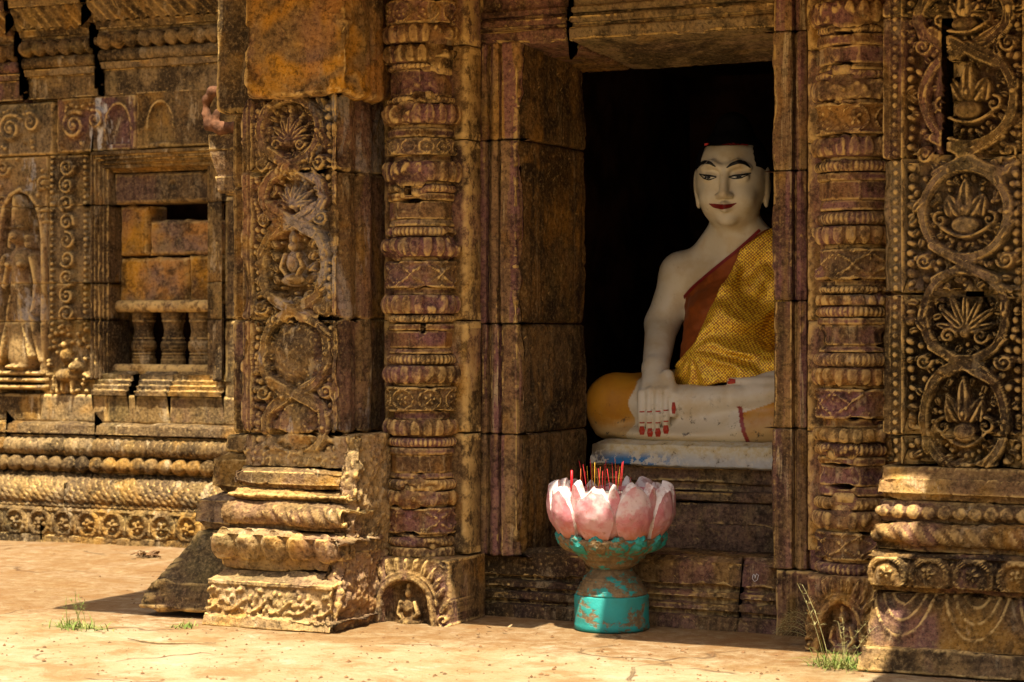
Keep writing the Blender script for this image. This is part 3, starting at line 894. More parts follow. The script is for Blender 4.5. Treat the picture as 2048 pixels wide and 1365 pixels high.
    band('capital_block', t, M['stone_block'], f3, pr, cap, res=.0055, amp=.004, rnd=.02, chip=.06)
    yc2 = YP + .16
    f4 = (X(436, yc2), X(520, yc2), yc2, YB + .3)
    pr = prof_pts([(Zv(460, -60, yc2), Zv(460, 226, yc2), 0, -.0, 'flat')], .0065)
    band('capital_block', t, M['stone_dk'], f4, pr, lambda x, y, z_, s: .02 * (fbm(x, y, z_, 7, 4, 45) - .5), res=.0065, amp=.004, rnd=.02, left_fine=True)
    # set-back step of the pilaster to its left
    ys = YP + .17
    f5 = (X(466, ys), X(510, ys), ys, YB + .3)
    for a, b in ((230, 372), (374, 640), (642, 866)):
        pr = prof_pts([(Zv(480, a, ys) - .002, Zv(480, b, ys) + .002, 0, 0, 'flat')], .006)
        band('stone', t, M['stone'], f5, pr, lambda x, y, z_, s: .006 * np.sin(x * 300) * (s == 0) - .012 * (np.abs(x - X(480, ys)) < .006), res=.006, amp=.004, rnd=.012)
    # stepped base that runs round the corner to the left
    zs = lambda v, d: Zv(430, v, ys - d)
    D = [
        ('fillet', [(868, 905, .02, .03, 'flat')]),
        ('torus', [(907, 918, .03, .055, 'flat'), (918, 972, .06, .065, 'flat'), (972, 985, .05, .03, 'flat')]),
        ('torus', [(987, 1000, .05, .10, 'flat'), (1000, 1048, .115, .125, 'flat'), (1048, 1062, .11, .08, 'flat')]),
        ('plinth', [(1064, 1170, .10, .25, 'flat'), (1170, 1228, .26, .30, 'flat')]),
    ]
    for nm, items in D:
        pr = prof_pts([(zs(a, d0), max(zs(b, d1), -.02), d0, d1, kd) for (a, b, d0, d1, kd) in items], .006)
        def orn5(x, y, z_, s, nm=nm):
            H = .018 * (fbm(x + z_ * .4, y, z_ * 2.6, 9, 4, 51) - .5) + .010 * (fbm(x, y, z_, 40, 3, 52) - .5)
            if nm == 'plinth':
                for uu in (325,):
                    cx, cz = X(uu, ys - .27), .09
                    ringband(H, x, z_, cx, cz, .052, .06, .022, .016, 0)
                    rosette(H, x, z_, cx, cz, .034, .016, 0, 5)
            return H
        band(nm, t, M['stone_dk'], f5, pr, orn5, res=.006, amp=.005, rnd=.012, left_fine=True)
    # red broken carving that juts out beside the capital
    yk = YP + .30
    pr = prof_pts([(Zv(445, 266, yk), Zv(445, 300, yk), 0, -.004, 'flat'), (Zv(445, 300, yk), Zv(445, 352, yk), -.006, -.03, 'cav'), (Zv(445, 352, yk), Zv(445, 386, yk), -.02, -.03, 'flat')], .006)
    band('corbel', t, M['stone_dk'], (X(417, yk), X(478, yk), yk, YB + .3), pr, lambda x, y, z_, s: .012 * (fbm(x, y, z_, 12, 3, 47) - .5), res=.006, amp=.004, rnd=.01, left_fine=True)
    return t
LEFT_PILASTER = left_pilaster()

def right_pilaster():
    xl, xr = X(1766, YP), X(2150, YP)
    t = thing('carved_pilaster', 'dark carved stone pilaster with vine medallions split by an upright gap', 'pilaster', ((xl + xr) / 2, YP, 0), 'carved pilasters flanking the doorway')
    zv = lambda v, y=YP: Zv(1920, v, y)
    px0, px1 = X(1806, YP), X(2043, YP)
    rings = []
    for (u, v, w_, h_) in ((1925, 30, 92, 66), (1935, 195, 92, 98), (1928, 425, 88, 92), (1928, 630, 84, 92), (1926, 845, 84, 106)):
        x = X(u, YP); rx = (X(u + w_, YP) - X(u - w_, YP)) / 2; rz = (zv(v - h_) - zv(v + h_)) / 2
        rings.append((x, zv(v), rx * .98, rz * .98))
    bnd = [-60, 26, 313, 588, 873, 934]
    xg0, xg1 = X(1883, YP), X(1900, YP)
    def orn(x, y, z, side):
        H = np.zeros_like(x)
        f = (side == 0) & (x > px0) & (x < px1)
        S = scroll_panel(x, z, px0, px1, zv(925), zv(-60), rings, 23, worn=0.3, motif=('garland', 'garland', 'garland', 'spray', 'garland'), bg=-.030, warp=.018)
        H = np.where(f, S, H)
        # rosette border strip on the left edge
        xb0, xb1 = X(1771, YP), X(1800, YP)
        B = np.full_like(x, -.008)
        zc = zv(925)
        while zc < zv(-60):
            dome(B, x, z, (xb0 + xb1) / 2 + .008, zc, .0135, .0135, .014, -.008, 0, .4); zc += .036
        H = np.where((side == 0) & (x > X(1781, YP)) & (x < X(1800, YP)), B, H)
        H = H - np.where((side == 1) & (x < X(1960, YP)) & (y > YP + .008), .045, 0)
        H = H + np.where((side == 0) & (x > px1), .004 - .012 * np.exp(-((x - px1 - .02) / .006) ** 2), 0)
        return H
    for k in range(len(bnd) - 1):
        z1, z0 = zv(bnd[k]) - .0015, zv(bnd[k + 1]) + .0015
        if k == 1:                 # this course is split by the open gap
            for (a, b) in ((xl, xg0), (xg1, xr)):
                band('stone', t, M['stone'] if a == xl else M['stone_dk'], (a, b, YP, YB + .25), prof_pts([(z1, z0, 0, 0, 'flat')], .0035), orn, res=.0035, amp=.0022, rnd=.006, right_fine=False)
            continue
        band('stone', t, M['stone_dk'], (xl, xr, YP, YB + .25), prof_pts([(z1, z0, 0, 0, 'flat')], .0035), orn, res=.0035, amp=.0022, rnd=.006, chip=.02, right_fine=False)
    z = lambda v, d: Zv(1880, v, YP - d)
    C = [
        ('fillet', [(936, 958, .02, .045, 'flat'), (958, 990, .055, .075, 'flat'), (990, 1004, .05, .04, 'flat')]),
        ('bead_moulding', [(1004, 1014, .05, .055, 'flat'), (1014, 1040, .07, .07, 'torus'), (1040, 1048, .06, .06, 'flat')]),
        ('torus', [(1048, 1094, .10, .11, 'torus'), (1094, 1106, .10, .10, 'flat')]),
        ('medallion_moulding', [(1106, 1116, .12, .15, 'flat'), (1116, 1178, .175, .165, 'flat'), (1178, 1188, .13, .12, 'flat')]),
        ('plinth', [(1188, 1302, .125, .235, 'flat')]),
        ('plinth', [(1302, 1352, .245, .27, 'flat')]),
    ]
    for i, (nm, items) in enumerate(C):
        pr = prof_pts([(z(a, d0), z(b, d1), d0, d1, kd) for (a, b, d0, d1, kd) in items], .0045)
        pr[:, 1] = np.maximum(pr[:, 1], -.03)
        def orn2(x, y, zz, side, i=i):
            H = np.zeros_like(x)
            s = np.where(side == 0, x, np.where(side == 1, xr - y, xl + y))
            if i == 0: H += .010 * (fbm(x, y, zz * 3, 10, 4, 61) - .5)
            if i == 1: bead_row(H, s, zz, .058, z(1027, .09), .026, .012)
            if i == 2:
                ph = np.mod(s + (zz - z(1071, .14)) * .7, .066) / .066
                H += (0.020 * np.sqrt(np.clip(1 - (2 * ph - 1) ** 2, 0, 1)) - .012) * np.exp(-((zz - z(1071, .14)) / .038) ** 2)
            if i == 3:
                B = np.full_like(x, -.018)
                za = z(1150, .17)
                c = X(1775, YP - .17)
                while c < xr + .2:
                    dome(B, x, zz, c, za - .012, .062, .056, .050, -.018, 0, .45)
                    ringband(B, x, zz, c, za - .004, .064, .060, .026, .040, -.018)
                    rosette(B, x, zz, c, za + .01, .026, .040, .01, 5)
                    leaf(B, x, zz, c + .08, za - .05, .10, .05, math.pi / 2, .034, -.018)
                    c += .160
                m = (zz < z(1117, .15)) & (zz > z(1177, .15))
                H = np.where(m, B, H)
            if i == 4:
                B = np.zeros_like(x)
                rg = random.Random(5)
                for k in range(6):
                    cx = xl + .12 + k * .27
                    for q in range(3):
                        rr = .12 - .032 * q
                        poly(B, x, zz, [(cx + rr * math.cos(a), .33 + rr * 1.7 * math.sin(a)) for a in np.linspace(math.pi * 1.02, math.pi * 1.98, 18)], .010, .015)
                H += B * .8 - .012 + .02 * (fbm(x, y, zz * 2, 8, 4, 66) - .5)
            if i == 5: H += .03 * (fbm(x, y, zz * 1.5, 8, 4, 67) - .5)
            return H - np.clip(fbm(x, y, zz, 5, 3, 70 + i) - .52, 0, 1) * .045
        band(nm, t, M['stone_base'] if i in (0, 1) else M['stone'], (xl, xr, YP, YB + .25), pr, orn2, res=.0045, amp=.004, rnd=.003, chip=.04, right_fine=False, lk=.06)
    return t
right_pilaster()

# ------------------------------------------------------------------ colonettes
YC, RC = -0.03, 0.158

def col_seg(name, parent, mat, cx, items, kind, sd, res=.0042, r0=RC):
    """one drum or ring of a colonette: polar sheet over the exposed 225 degrees; items: (z0,z1,f0,f1,kind) with f x radius"""
    pr = prof_pts(items, res)
    seg = np.hypot(np.diff(pr[:, 0]), np.diff(pr[:, 1])); s = np.concatenate([[0], np.cumsum(seg)])
    e = np.minimum(s, s[-1] - s); pr[:, 0] -= .004 * np.maximum(1 - e / .004, 0) ** 2
    na = int(2 * math.pi * r0 * 225 / 360 / (res * RK))
    a = np.linspace(math.radians(-95), math.radians(130), na)[None]      # 0 looks towards -y, positive to +x
    oct_ = math.cos(math.pi / 8) / np.cos(np.mod(a + math.pi / 8, math.pi / 4) - math.pi / 8)
    f = {'drum': .85, 'frieze': .45, 'fillet': .6}.get(kind, .22)
    shape = 1 + (oct_ / 1.0 * 1.04 - 1) * f
    r = pr[:, 0][:, None] * shape; z = pr[:, 1][:, None] * np.ones_like(a)
    A = a * np.ones_like(r)
    P = np.stack([cx + r * np.sin(a), YC - r * np.cos(a), z], -1)
    N = -grid_normals(P)
    N = np.where((N[..., 0] * np.sin(A) - N[..., 1] * np.cos(A))[..., None] < -.2, -N, N)
    S = A * r0
    H = np.zeros_like(z)
    zt, zb = pr[0, 1], pr[-1, 1]; zm = (zt + zb) / 2; hh = (zt - zb) / 2
    rg = random.Random(int(sd))
    if kind == 'lotus':
        petal_row(H, S, z, .052, zb + hh * .18, zt - hh * .1, .011, off=rg.random() * .05)
    if kind == 'lotus_inv':
        petal_row(H, S, z, .052, zb + hh * .1, zt - hh * .18, .011, off=rg.random() * .05, inv=True)
    if kind == 'bead':
        bead_row(H, S, z, .021, zm, hh * .85, .005, off=rg.random())
    if kind == 'frieze':
        B = np.full_like(z, -.007)
        pitch = 2 * hh * 1.25; c = -0.4
        k = 0
        while c < .42:
            if sd % 3 == 0:
                ringband(B, S, z, c, zm, pitch * .40, hh * .78, .010, .012, -.007, lip=.002)
                rosette(B, S, z, c, zm, hh * .55, .014, -.007, 5, k)
            else:
                rosette(B, S, z, c, zm, hh * .62, .014, -.007, 4, math.pi / 4)
                poly(B, S, z, [(c - pitch / 2, zt - hh * .15), (c + pitch / 2, zb + hh * .15)], .0045, .012, -.007)
                poly(B, S, z, [(c - pitch / 2, zb + hh * .15), (c + pitch / 2, zt - hh * .15)], .0045, .012, -.007)
                for q in (-1, 1):
                    rosette(B, S, z, c + pitch / 2, zm + q * hh * .58, hh * .32, .012, -.007, 4)
                    rosette(B, S, z, c, zm + q * hh * .8, hh * .2, .012, -.007, 4)
            c += pitch; k += 1
        brd = (z > zt - hh * .13) | (z < zb + hh * .13)
        H = np.where(brd, .003, B)
    if kind == 'leafband':
        for k in range(-8, 9):
            B = np.full_like(z, -.01); leaf(B, S, z, k * .055, zb, hh * 2, .06, math.pi / 2, .014, -.006)
            H = np.maximum(H, B)
    if cx < -1 and kind in ('fillet', 'drum'):      # small square socket cut into the left shaft
        H = np.where((np.abs(S - .49 * r0) < .011) & (np.abs(z - Zv(846, 656, YC - RC)) < .021), -.055, H)
    wear_or_highlight = np.clip(fbm(P[..., 0], P[..., 1], z, 7, 3, sd) - .55, 0, 1) * 3
    H = H * (1 - np.clip(wear_or_highlight, 0, .9)) - wear_or_highlight * .006
    brk = np.clip(fbm(P[..., 0], P[..., 1], z, 8, 3, cx + 3) - .60, 0, .12) * 8       # broken-away patches run across the rings
    H = H * (1 - np.clip(brk, 0, 1)) - .020 * brk
    H += rough(P, .0022, sd)
    P = P + N * H[..., None]
    for k in (0, -1):
        row = P[k].copy(); ctr = np.array([cx, YC, 0])
        row[:, :2] = ctr[:2] + (row[:, :2] - ctr[:2]) * .55
        P = np.concatenate([row[None], P]) if k == 0 else np.concatenate([P, row[None]])
    return sheet(name, P[:, ::-1], mat, parent)

def niche_block(name, parent, mat, x0, x1, z0, z1, yf, depth, sd, split=None):
    """base block of a colonette: a flame arch over a small seated figure"""
    cx = (x0 + x1) / 2
    w_ = (x1 - x0); h_ = (z1 - z0)
    def orn(Xa, Za):
        H = .012 * (fbm(Xa, Za, 0, 14, 4, sd) - .5) - .004
        ar = w_ * .27; zc = z0 + h_ * .36
        inside = (((Xa - cx) / ar) ** 2 + (np.maximum(Za - zc, 0) / (h_ * .33)) ** 2 < 1) & (Za < zc + h_ * .4)
        H = np.where(inside, -.05 + .006 * (fbm(Xa, Za, 2, 30, 2, sd)), H)
        arch = [(cx + ar * 1.12 * math.cos(a), zc + h_ * .37 * math.sin(a)) for a in np.linspace(-.0, math.pi, 22)]
        arch = [(arch[0][0] + .02, z0)] + arch + [(arch[-1][0] - .02, z0)]
        poly(H, Xa, Za, arch, .017, .022, .004)
        arch2 = [(cx + (x - cx) * 1.22, zc + (z - zc) * 1.18) for (x, z) in arch[1:-1]]
        poly(H, Xa, Za, arch2, .008, .015, .004)
        for k, a in enumerate(np.linspace(.25, math.pi - .25, 11)):
            bx, bz = cx + ar * 1.38 * math.cos(a), zc + h_ * .44 * math.sin(a)
            leaf(H, Xa, Za, bx, bz, .055 + .03 * math.sin(a), .030, a * .5 + math.pi / 4, .020, -.002)
        for s in (-1, 1):
            spiral(H, Xa, Za, cx + s * ar * 1.65, z0 + h_ * .16, .034, .009, .022, -.002, 1.4, -s)
            leaf(H, Xa, Za, cx + s * ar * 1.5, z0 + h_ * .25, .07, .03, math.pi / 2 - s * .5, .018, -.002)
        # seated figure
        dome(H, Xa, Za, cx, z0 + h_ * .50, .019, .028, .050, -.05)
        dome(H, Xa, Za, cx, z0 + h_ * .60, .012, .02, .042, -.05)
        dome(H, Xa, Za, cx, z0 + h_ * .30, .033, .05, .055, -.05)
        dome(H, Xa, Za, cx, z0 + h_ * .10, .058, .030, .062, -.05)
        for s in (-1, 1):
            poly(H, Xa, Za, [(cx + s * .034, z0 + h_ * .38), (cx + s * .046, z0 + h_ * .22), (cx + s * .02, z0 + h_ * .14)], .013, .05, -.05)
        return H
    return relief(name, parent, mat, x0, x1, z0, z1, yf, orn, res=.0042, depth=depth, rnd=.012, amp=.004, jag=.008, sd=sd)

def colonette(uc, segs, base_v, label, niche_u, seed):
    cx = X(uc, YC)
    t = thing('colonette', label, 'colonette', (cx, YC, 0), 'colonettes flanking the doorway')
    yv = YC - RC * .9
    Z_ = lambda v: Zv(uc, v, yv)
    for i, (v0, v1, kind, joint) in enumerate(segs):
        a, b = Z_(v0), Z_(v1)
        R = RC
        if kind == 'frieze': it = [(a, b, R * .985, R * .985, 'flat')]
        elif kind == 'groove': it = [(a, b, R * .80, R * .80, 'flat')]
        elif kind == 'bead': it = [(a, b, R * .87, R * .87, 'torus')]
        elif kind in ('lotus', 'lotus_inv'):
            m = (a + b) / 2
            it = [(a, b, R * .87, R * .87, 'torus')]
        elif kind == 'fillet': it = [(a, b, R * .94, R * .94, 'flat')]
        elif kind == 'fillet_lo': it = [(a, b, R * .86, R * .93, 'flat')]
        elif kind == 'drum': it = [(a, b, R * .885, R * .885, 'flat')]
        elif kind == 'leafband': it = [(a, b, R * .97, R * .97, 'flat')]
        nm = {'frieze': 'carved_band', 'groove': 'neck', 'bead': 'bead_ring', 'lotus': 'lotus_ring', 'lotus_inv': 'lotus_ring', 'fillet': 'fillet', 'fillet_lo': 'fillet', 'drum': 'drum', 'leafband': 'leaf_band'}[kind]
        col_seg(nm, t, M['stone_pink'] if (i + seed) % 7 else M['stone'], cx, it, kind, seed * 50 + i)
    # flat backing slab that carries the half-round shaft
    zt = Z_(-60)
    bw = .205
    x0, x1 = cx - bw, cx + bw
    for (va, vb) in ((-60, 84), (86, 275), (277, 640), (642, 868), (870, 1114)):
        relief('backing_stone', t, M['stone'], x0, x1, Z_(vb) + .001, Z_(va) - .001, YC + .015, None, res=.012, depth=.13, amp=.004, rnd=.01)
    n0, n1 = niche_u
    yf = YC - .19
    niche_block('niche_base', t, M['stone'], X(n0, yf), X(n1, yf), -.03, Zv(uc, base_v, yf), yf, .34, seed + .5)
    return t

LSEG = [(-60, -4, 'drum', 0), (-3, 44, 'frieze', 0), (46, 84, 'lotus', 0),
        (88, 124, 'lotus', 0), (124, 136, 'bead', 0), (137, 190, 'drum', 0), (190, 205, 'bead', 0), (206, 246, 'lotus', 0), (246, 256, 'groove', 0), (256, 273, 'fillet', 0),
        (276, 307, 'frieze', 0), (307, 322, 'groove', 0), (322, 362, 'lotus', 0), (362, 368, 'groove', 0), (368, 384, 'bead', 0), (385, 400, 'fillet', 0), (400, 438, 'drum', 0), (438, 451, 'fillet_lo', 0),
        (453, 472, 'bead', 0), (474, 513, 'lotus_inv', 0), (513, 521, 'groove', 0), (522, 575, 'frieze', 0), (575, 590, 'groove', 0), (590, 628, 'lotus', 0), (629, 646, 'bead', 0),
        (648, 662, 'fillet', 0), (662, 697, 'drum', 0), (697, 708, 'fillet_lo', 0), (710, 730, 'bead', 0), (732, 767, 'lotus_inv', 0), (767, 775, 'groove', 0), (776, 824, 'frieze', 0), (824, 842, 'groove', 0),
        (842, 874, 'lotus', 0), (877, 896, 'bead', 0), (898, 911, 'fillet', 0), (911, 948, 'drum', 0), (948, 959, 'fillet_lo', 0), (961, 983, 'bead', 0), (985, 1012, 'lotus_inv', 0), (1012, 1018, 'groove', 0), (1018, 1070, 'frieze', 0),
        (1070, 1078, 'groove', 0), (1078, 1097, 'bead', 0), (1098, 1116, 'leafband', 0)]
RSEG = [(-60, -2, 'drum', 0), (0, 44, 'lotus', 0), (46, 64, 'bead', 0), (66, 88, 'fillet', 0), (88, 125, 'drum', 0), (125, 138, 'fillet_lo', 0), (139, 156, 'bead', 0), (157, 196, 'lotus_inv', 0), (196, 205, 'groove', 0),
        (205, 266, 'frieze', 0), (266, 274, 'groove', 0), (274, 312, 'lotus', 0), (320, 342, 'bead', 0), (312, 320, 'groove', 0), (344, 360, 'fillet', 0), (360, 399, 'drum', 0), (399, 420, 'fillet_lo', 0), (423, 449, 'bead', 0), (451, 487, 'lotus_inv', 0),
        (487, 498, 'groove', 0), (498, 558, 'frieze', 0), (558, 572, 'groove', 0), (572, 587, 'bead', 0), (590, 611, 'lotus', 0), (613, 634, 'bead', 0), (636, 650, 'fillet', 0), (650, 691, 'drum', 0), (691, 705, 'fillet_lo', 0), (707, 734, 'bead', 0),
        (736, 771, 'lotus_inv', 0), (771, 780, 'groove', 0), (780, 838, 'frieze', 0), (838, 858, 'groove', 0), (858, 886, 'lotus', 0), (888, 914, 'bead', 0), (916, 933, 'fillet', 0), (933, 975, 'drum', 0), (975, 994, 'fillet_lo', 0),
        (997, 1022, 'bead', 0), (1024, 1060, 'lotus_inv', 0), (1060, 1068, 'groove', 0), (1068, 1122, 'frieze', 0), (1122, 1130, 'groove', 0), (1130, 1154, 'bead', 0)]
colonette(846, LSEG, 1118, 'ringed stone colonette left of the doorway with a small square socket hole', (728, 898), 4)
colonette(1712, RSEG, 1156, 'ringed rosy stone colonette between the right door jamb and the dark carved pilaster', (1612, 1752), 9)

# ------------------------------------------------------------------ door frame
def door_frame():
    t = thing('door_frame', 'moulded stone door frame of cracked lintel, jambs and stepped sill', 'door frame', (X(1290, YB), YB, 0))
    xi = X(1040, YB); xo = X(905, YB)
    dep = .70
    rg = np.random.RandomState(3)
    # left jamb: plan from the outer edge to the opening, then back along the reveal
    w_ = xi - xo
    def plan(xi_, sgn):
        # steps measured from the opening edge outwards
        st = [(w_ * 1.0, .045), (w_ * .82, .045), (w_ * .81, .012), (w_ * .70, .008), (w_ * .69, .040), (w_ * .645, .040), (w_ * .635, .006), (w_ * .56, -.006), (w_ * .50, .0), (w_ * .49, .034), (w_ * .45, .034), (w_ * .44, .002), (w_ * .38, -.012), (w_ * .32, .0), (w_ * .31, .028), (w_ * .27, .028), (w_ * .26, -.010), (w_ * .03, -.016), (.0, .0)]
        return [(xi_ - sgn * d, YB + y) for d, y in st]
    p = plan(xi, 1) + [(xi + .002, YB + .03), (xi + .004, YB + dep)]
    joints = [1112, 868, 648, 281, 86]
    off = [0, .003, -.003, .002]
    def jam_orn(x, y, z):
        ed = np.exp(-((x - xi) ** 2 + (y - YB) ** 2) / .045 ** 2)
        n = fbm(x, y, z, 6, 4, 77)
        H = -.05 * ed * np.clip(n - .42, 0, 1) * 4
        # missing lower back edge of the reveal
        back = np.clip((y - (YB + dep - .10)) / .10, 0, 1)
        H = H - back * .10 * np.clip(fbm(x, y, z * 1.0, 2.2, 3, 78) - .35, 0, 1)
        H += .010 * (fbm(x * 6, y * 6, z, 4, 3, 79) - .5)
        return H
    for k in range(4):
        z0, z1 = Zv(985, joints[k], YB) + .0015, Zv(985, joints[k + 1], YB) - .0015
        extrude('jamb_stone', t, M['stone_jamb'], [(a + off[k], b) for a, b in p[:-1]], 'z', z0, z1, res=.0052, orn=jam_orn, amp=.0028, rnd=.007)
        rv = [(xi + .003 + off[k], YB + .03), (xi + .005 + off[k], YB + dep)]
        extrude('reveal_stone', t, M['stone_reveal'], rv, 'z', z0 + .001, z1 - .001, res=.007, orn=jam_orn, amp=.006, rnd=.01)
    # right jamb
    xi2 = X(1545, YB)
    st = plan(xi2, -1)[::-1]
    p2 = [(xi2 - .004, YB + dep), (xi2 - .002, YB + .03)] + st
    j2 = [1140, 857, 602, 341, 62, -70]
    for k in range(5):
        z0, z1 = Zv(1590, j2[k], YB) + .0015, Zv(1590, j2[k + 1], YB) - .0015
        extrude('jamb_stone', t, M['stone_jamb'], p2, 'z', z0, z1, res=.0052, amp=.0026, rnd=.006,
                orn=lambda x, y, z: -.02 * np.exp(-((x - xi2) ** 2 + (y - YB) ** 2) / .03 ** 2) * np.clip(fbm(x, y, z, 7, 3, 81) - .45, 0, 1) * 4)
    # lintel: section from top to bottom, then the soffit going back
    zt = lambda v: Zv(1300, v, YB)
    zl = Zv(1300, 74, YB)
    sec = [(YB + .035, zl + .50), (YB + .035, zl + .155), (YB + .012, zl + .150), (YB + .012, zl + .128), (YB + .030, zl + .124), (YB + .030, zl + .112), (YB - .002, zl + .108), (YB - .002, zl + .082), (YB + .016, zl + .079), (YB + .018, zl + .066), (YB - .004, zl + .062), (YB - .012, zl + .055), (YB - .012, zl + .006), (YB, zl), (YB + .06, zl), (YB + dep, zl - .045)]
    xc = X(1136, YB)
    lo = lambda x, y, z: .012 * (fbm(x, y * 5, z * 5, 4, 4, 85) - .5) - .03 * np.exp(-((y - YB) ** 2 + (z - zl) ** 2) / .03 ** 2) * np.clip(fbm(x, y, z, 6, 3, 86) - .4, 0, 1) * 3 - .012 * np.exp(-((x - xc) / .004) ** 2)
    extrude('lintel_stone', t, M['stone'], sec, 'x', X(925, YB), xc - .004, res=.0055, orn=lo, amp=.003, rnd=.012)
    extrude('lintel_stone', t, M['stone_dk'], sec, 'x', xc + .003, X(1552, YB), res=.0055, orn=lo, amp=.003, rnd=.012)
    # jamb head stones that rise beside the lintel
    relief('jamb_stone', t, M['stone'], X(900, YB), X(960, YB), Zv(940, 84, YB), Zv(940, -70, YB), YB - .004, None, res=.008, depth=.3)
    # sill: from top back edge forward and down the steps
    zs = lambda v, y: Zv(1300, v, y)
    ys = YB + .02
    s0 = [(YB + dep, zs(1100, YB + .4)), (YB + .16, zs(1100, YB + .4)), (YB + .10, zs(1108, ys + .06)), (YB + .06, zs(1118, ys + .05)), (YB + .05, zs(1165, ys + .03)),
          (YB + .075, zs(1168, ys)), (YB + .075, zs(1176, ys)), (YB + .035, zs(1178, ys)), (YB + .03, zs(1190, ys)), (YB + .055, zs(1192, ys)), (YB + .055, zs(1198, ys)),
          (YB + .015, zs(1201, ys)), (YB + .012, zs(1214, ys)), (YB + .04, zs(1217, ys)), (YB + .04, zs(1223, ys)), (YB + .0, zs(1226, ys)), (YB - .005, -.03)]
    so_ = lambda x, y, z: .016 * (fbm(x, y, z * 4, 5, 4, 91) - .5) - .012 * np.clip(fbm(x, y, z, 12, 3, 92) - .55, 0, 1) * 4 - .05 * np.exp(-(((x - X(1107, YB)) ** 2 + (z - Zv(1107, 1219, YB)) ** 2) / .009 ** 2) ** 2)
    extrude('sill_stone', t, M['stone'], s0, 'x', X(945, YB), X(1474, YB) - .0004, res=.0052, orn=so_, amp=.004, rnd=.003)
    extrude('sill_stone', t, M['stone'], s0, 'x', X(1474, YB) + .0004, X(1552, YB), res=.0052, orn=so_, amp=.004, rnd=.003)
    # outer foot pieces of the frame
    relief('sill_end_stone', t, M['stone'], X(886, YB), X(944, YB), -.03, Zv(930, 1116, YB), YB - .03,
           lambda a, b: .02 * (fbm(a, b, 0, 18, 4, 95) - .5) + .012 * np.sin(a * 260 + b * 30), res=.005, depth=.3)
    relief('sill_end_stone', t, M['stone'], X(1553, YB), X(1640, YB), -.03, Zv(1590, 1142, YB), YB - .01,
           lambda a, b: .012 * (fbm(a, b, 0, 10, 4, 96) - .5) - .012 * np.exp(-((a - X(1570, YB)) / .006) ** 2) - .012 * np.exp(-((a - X(1590, YB)) / .006) ** 2), res=.005, depth=.3)
    # chalk mark on the sill: a small heart-like scrawl
    ym = YB + .042
    q = [(1506, 1150), (1505, 1158), (1509, 1164), (1515, 1160), (1517, 1151), (1513, 1148), (1511, 1153), (1510, 1158), (1510, 1152), (1507, 1149)]
    tube('chalk_mark', t, M['chalk'], [P3(u, v, ym) for u, v in q], .0012, 6)
    return t
door_frame()

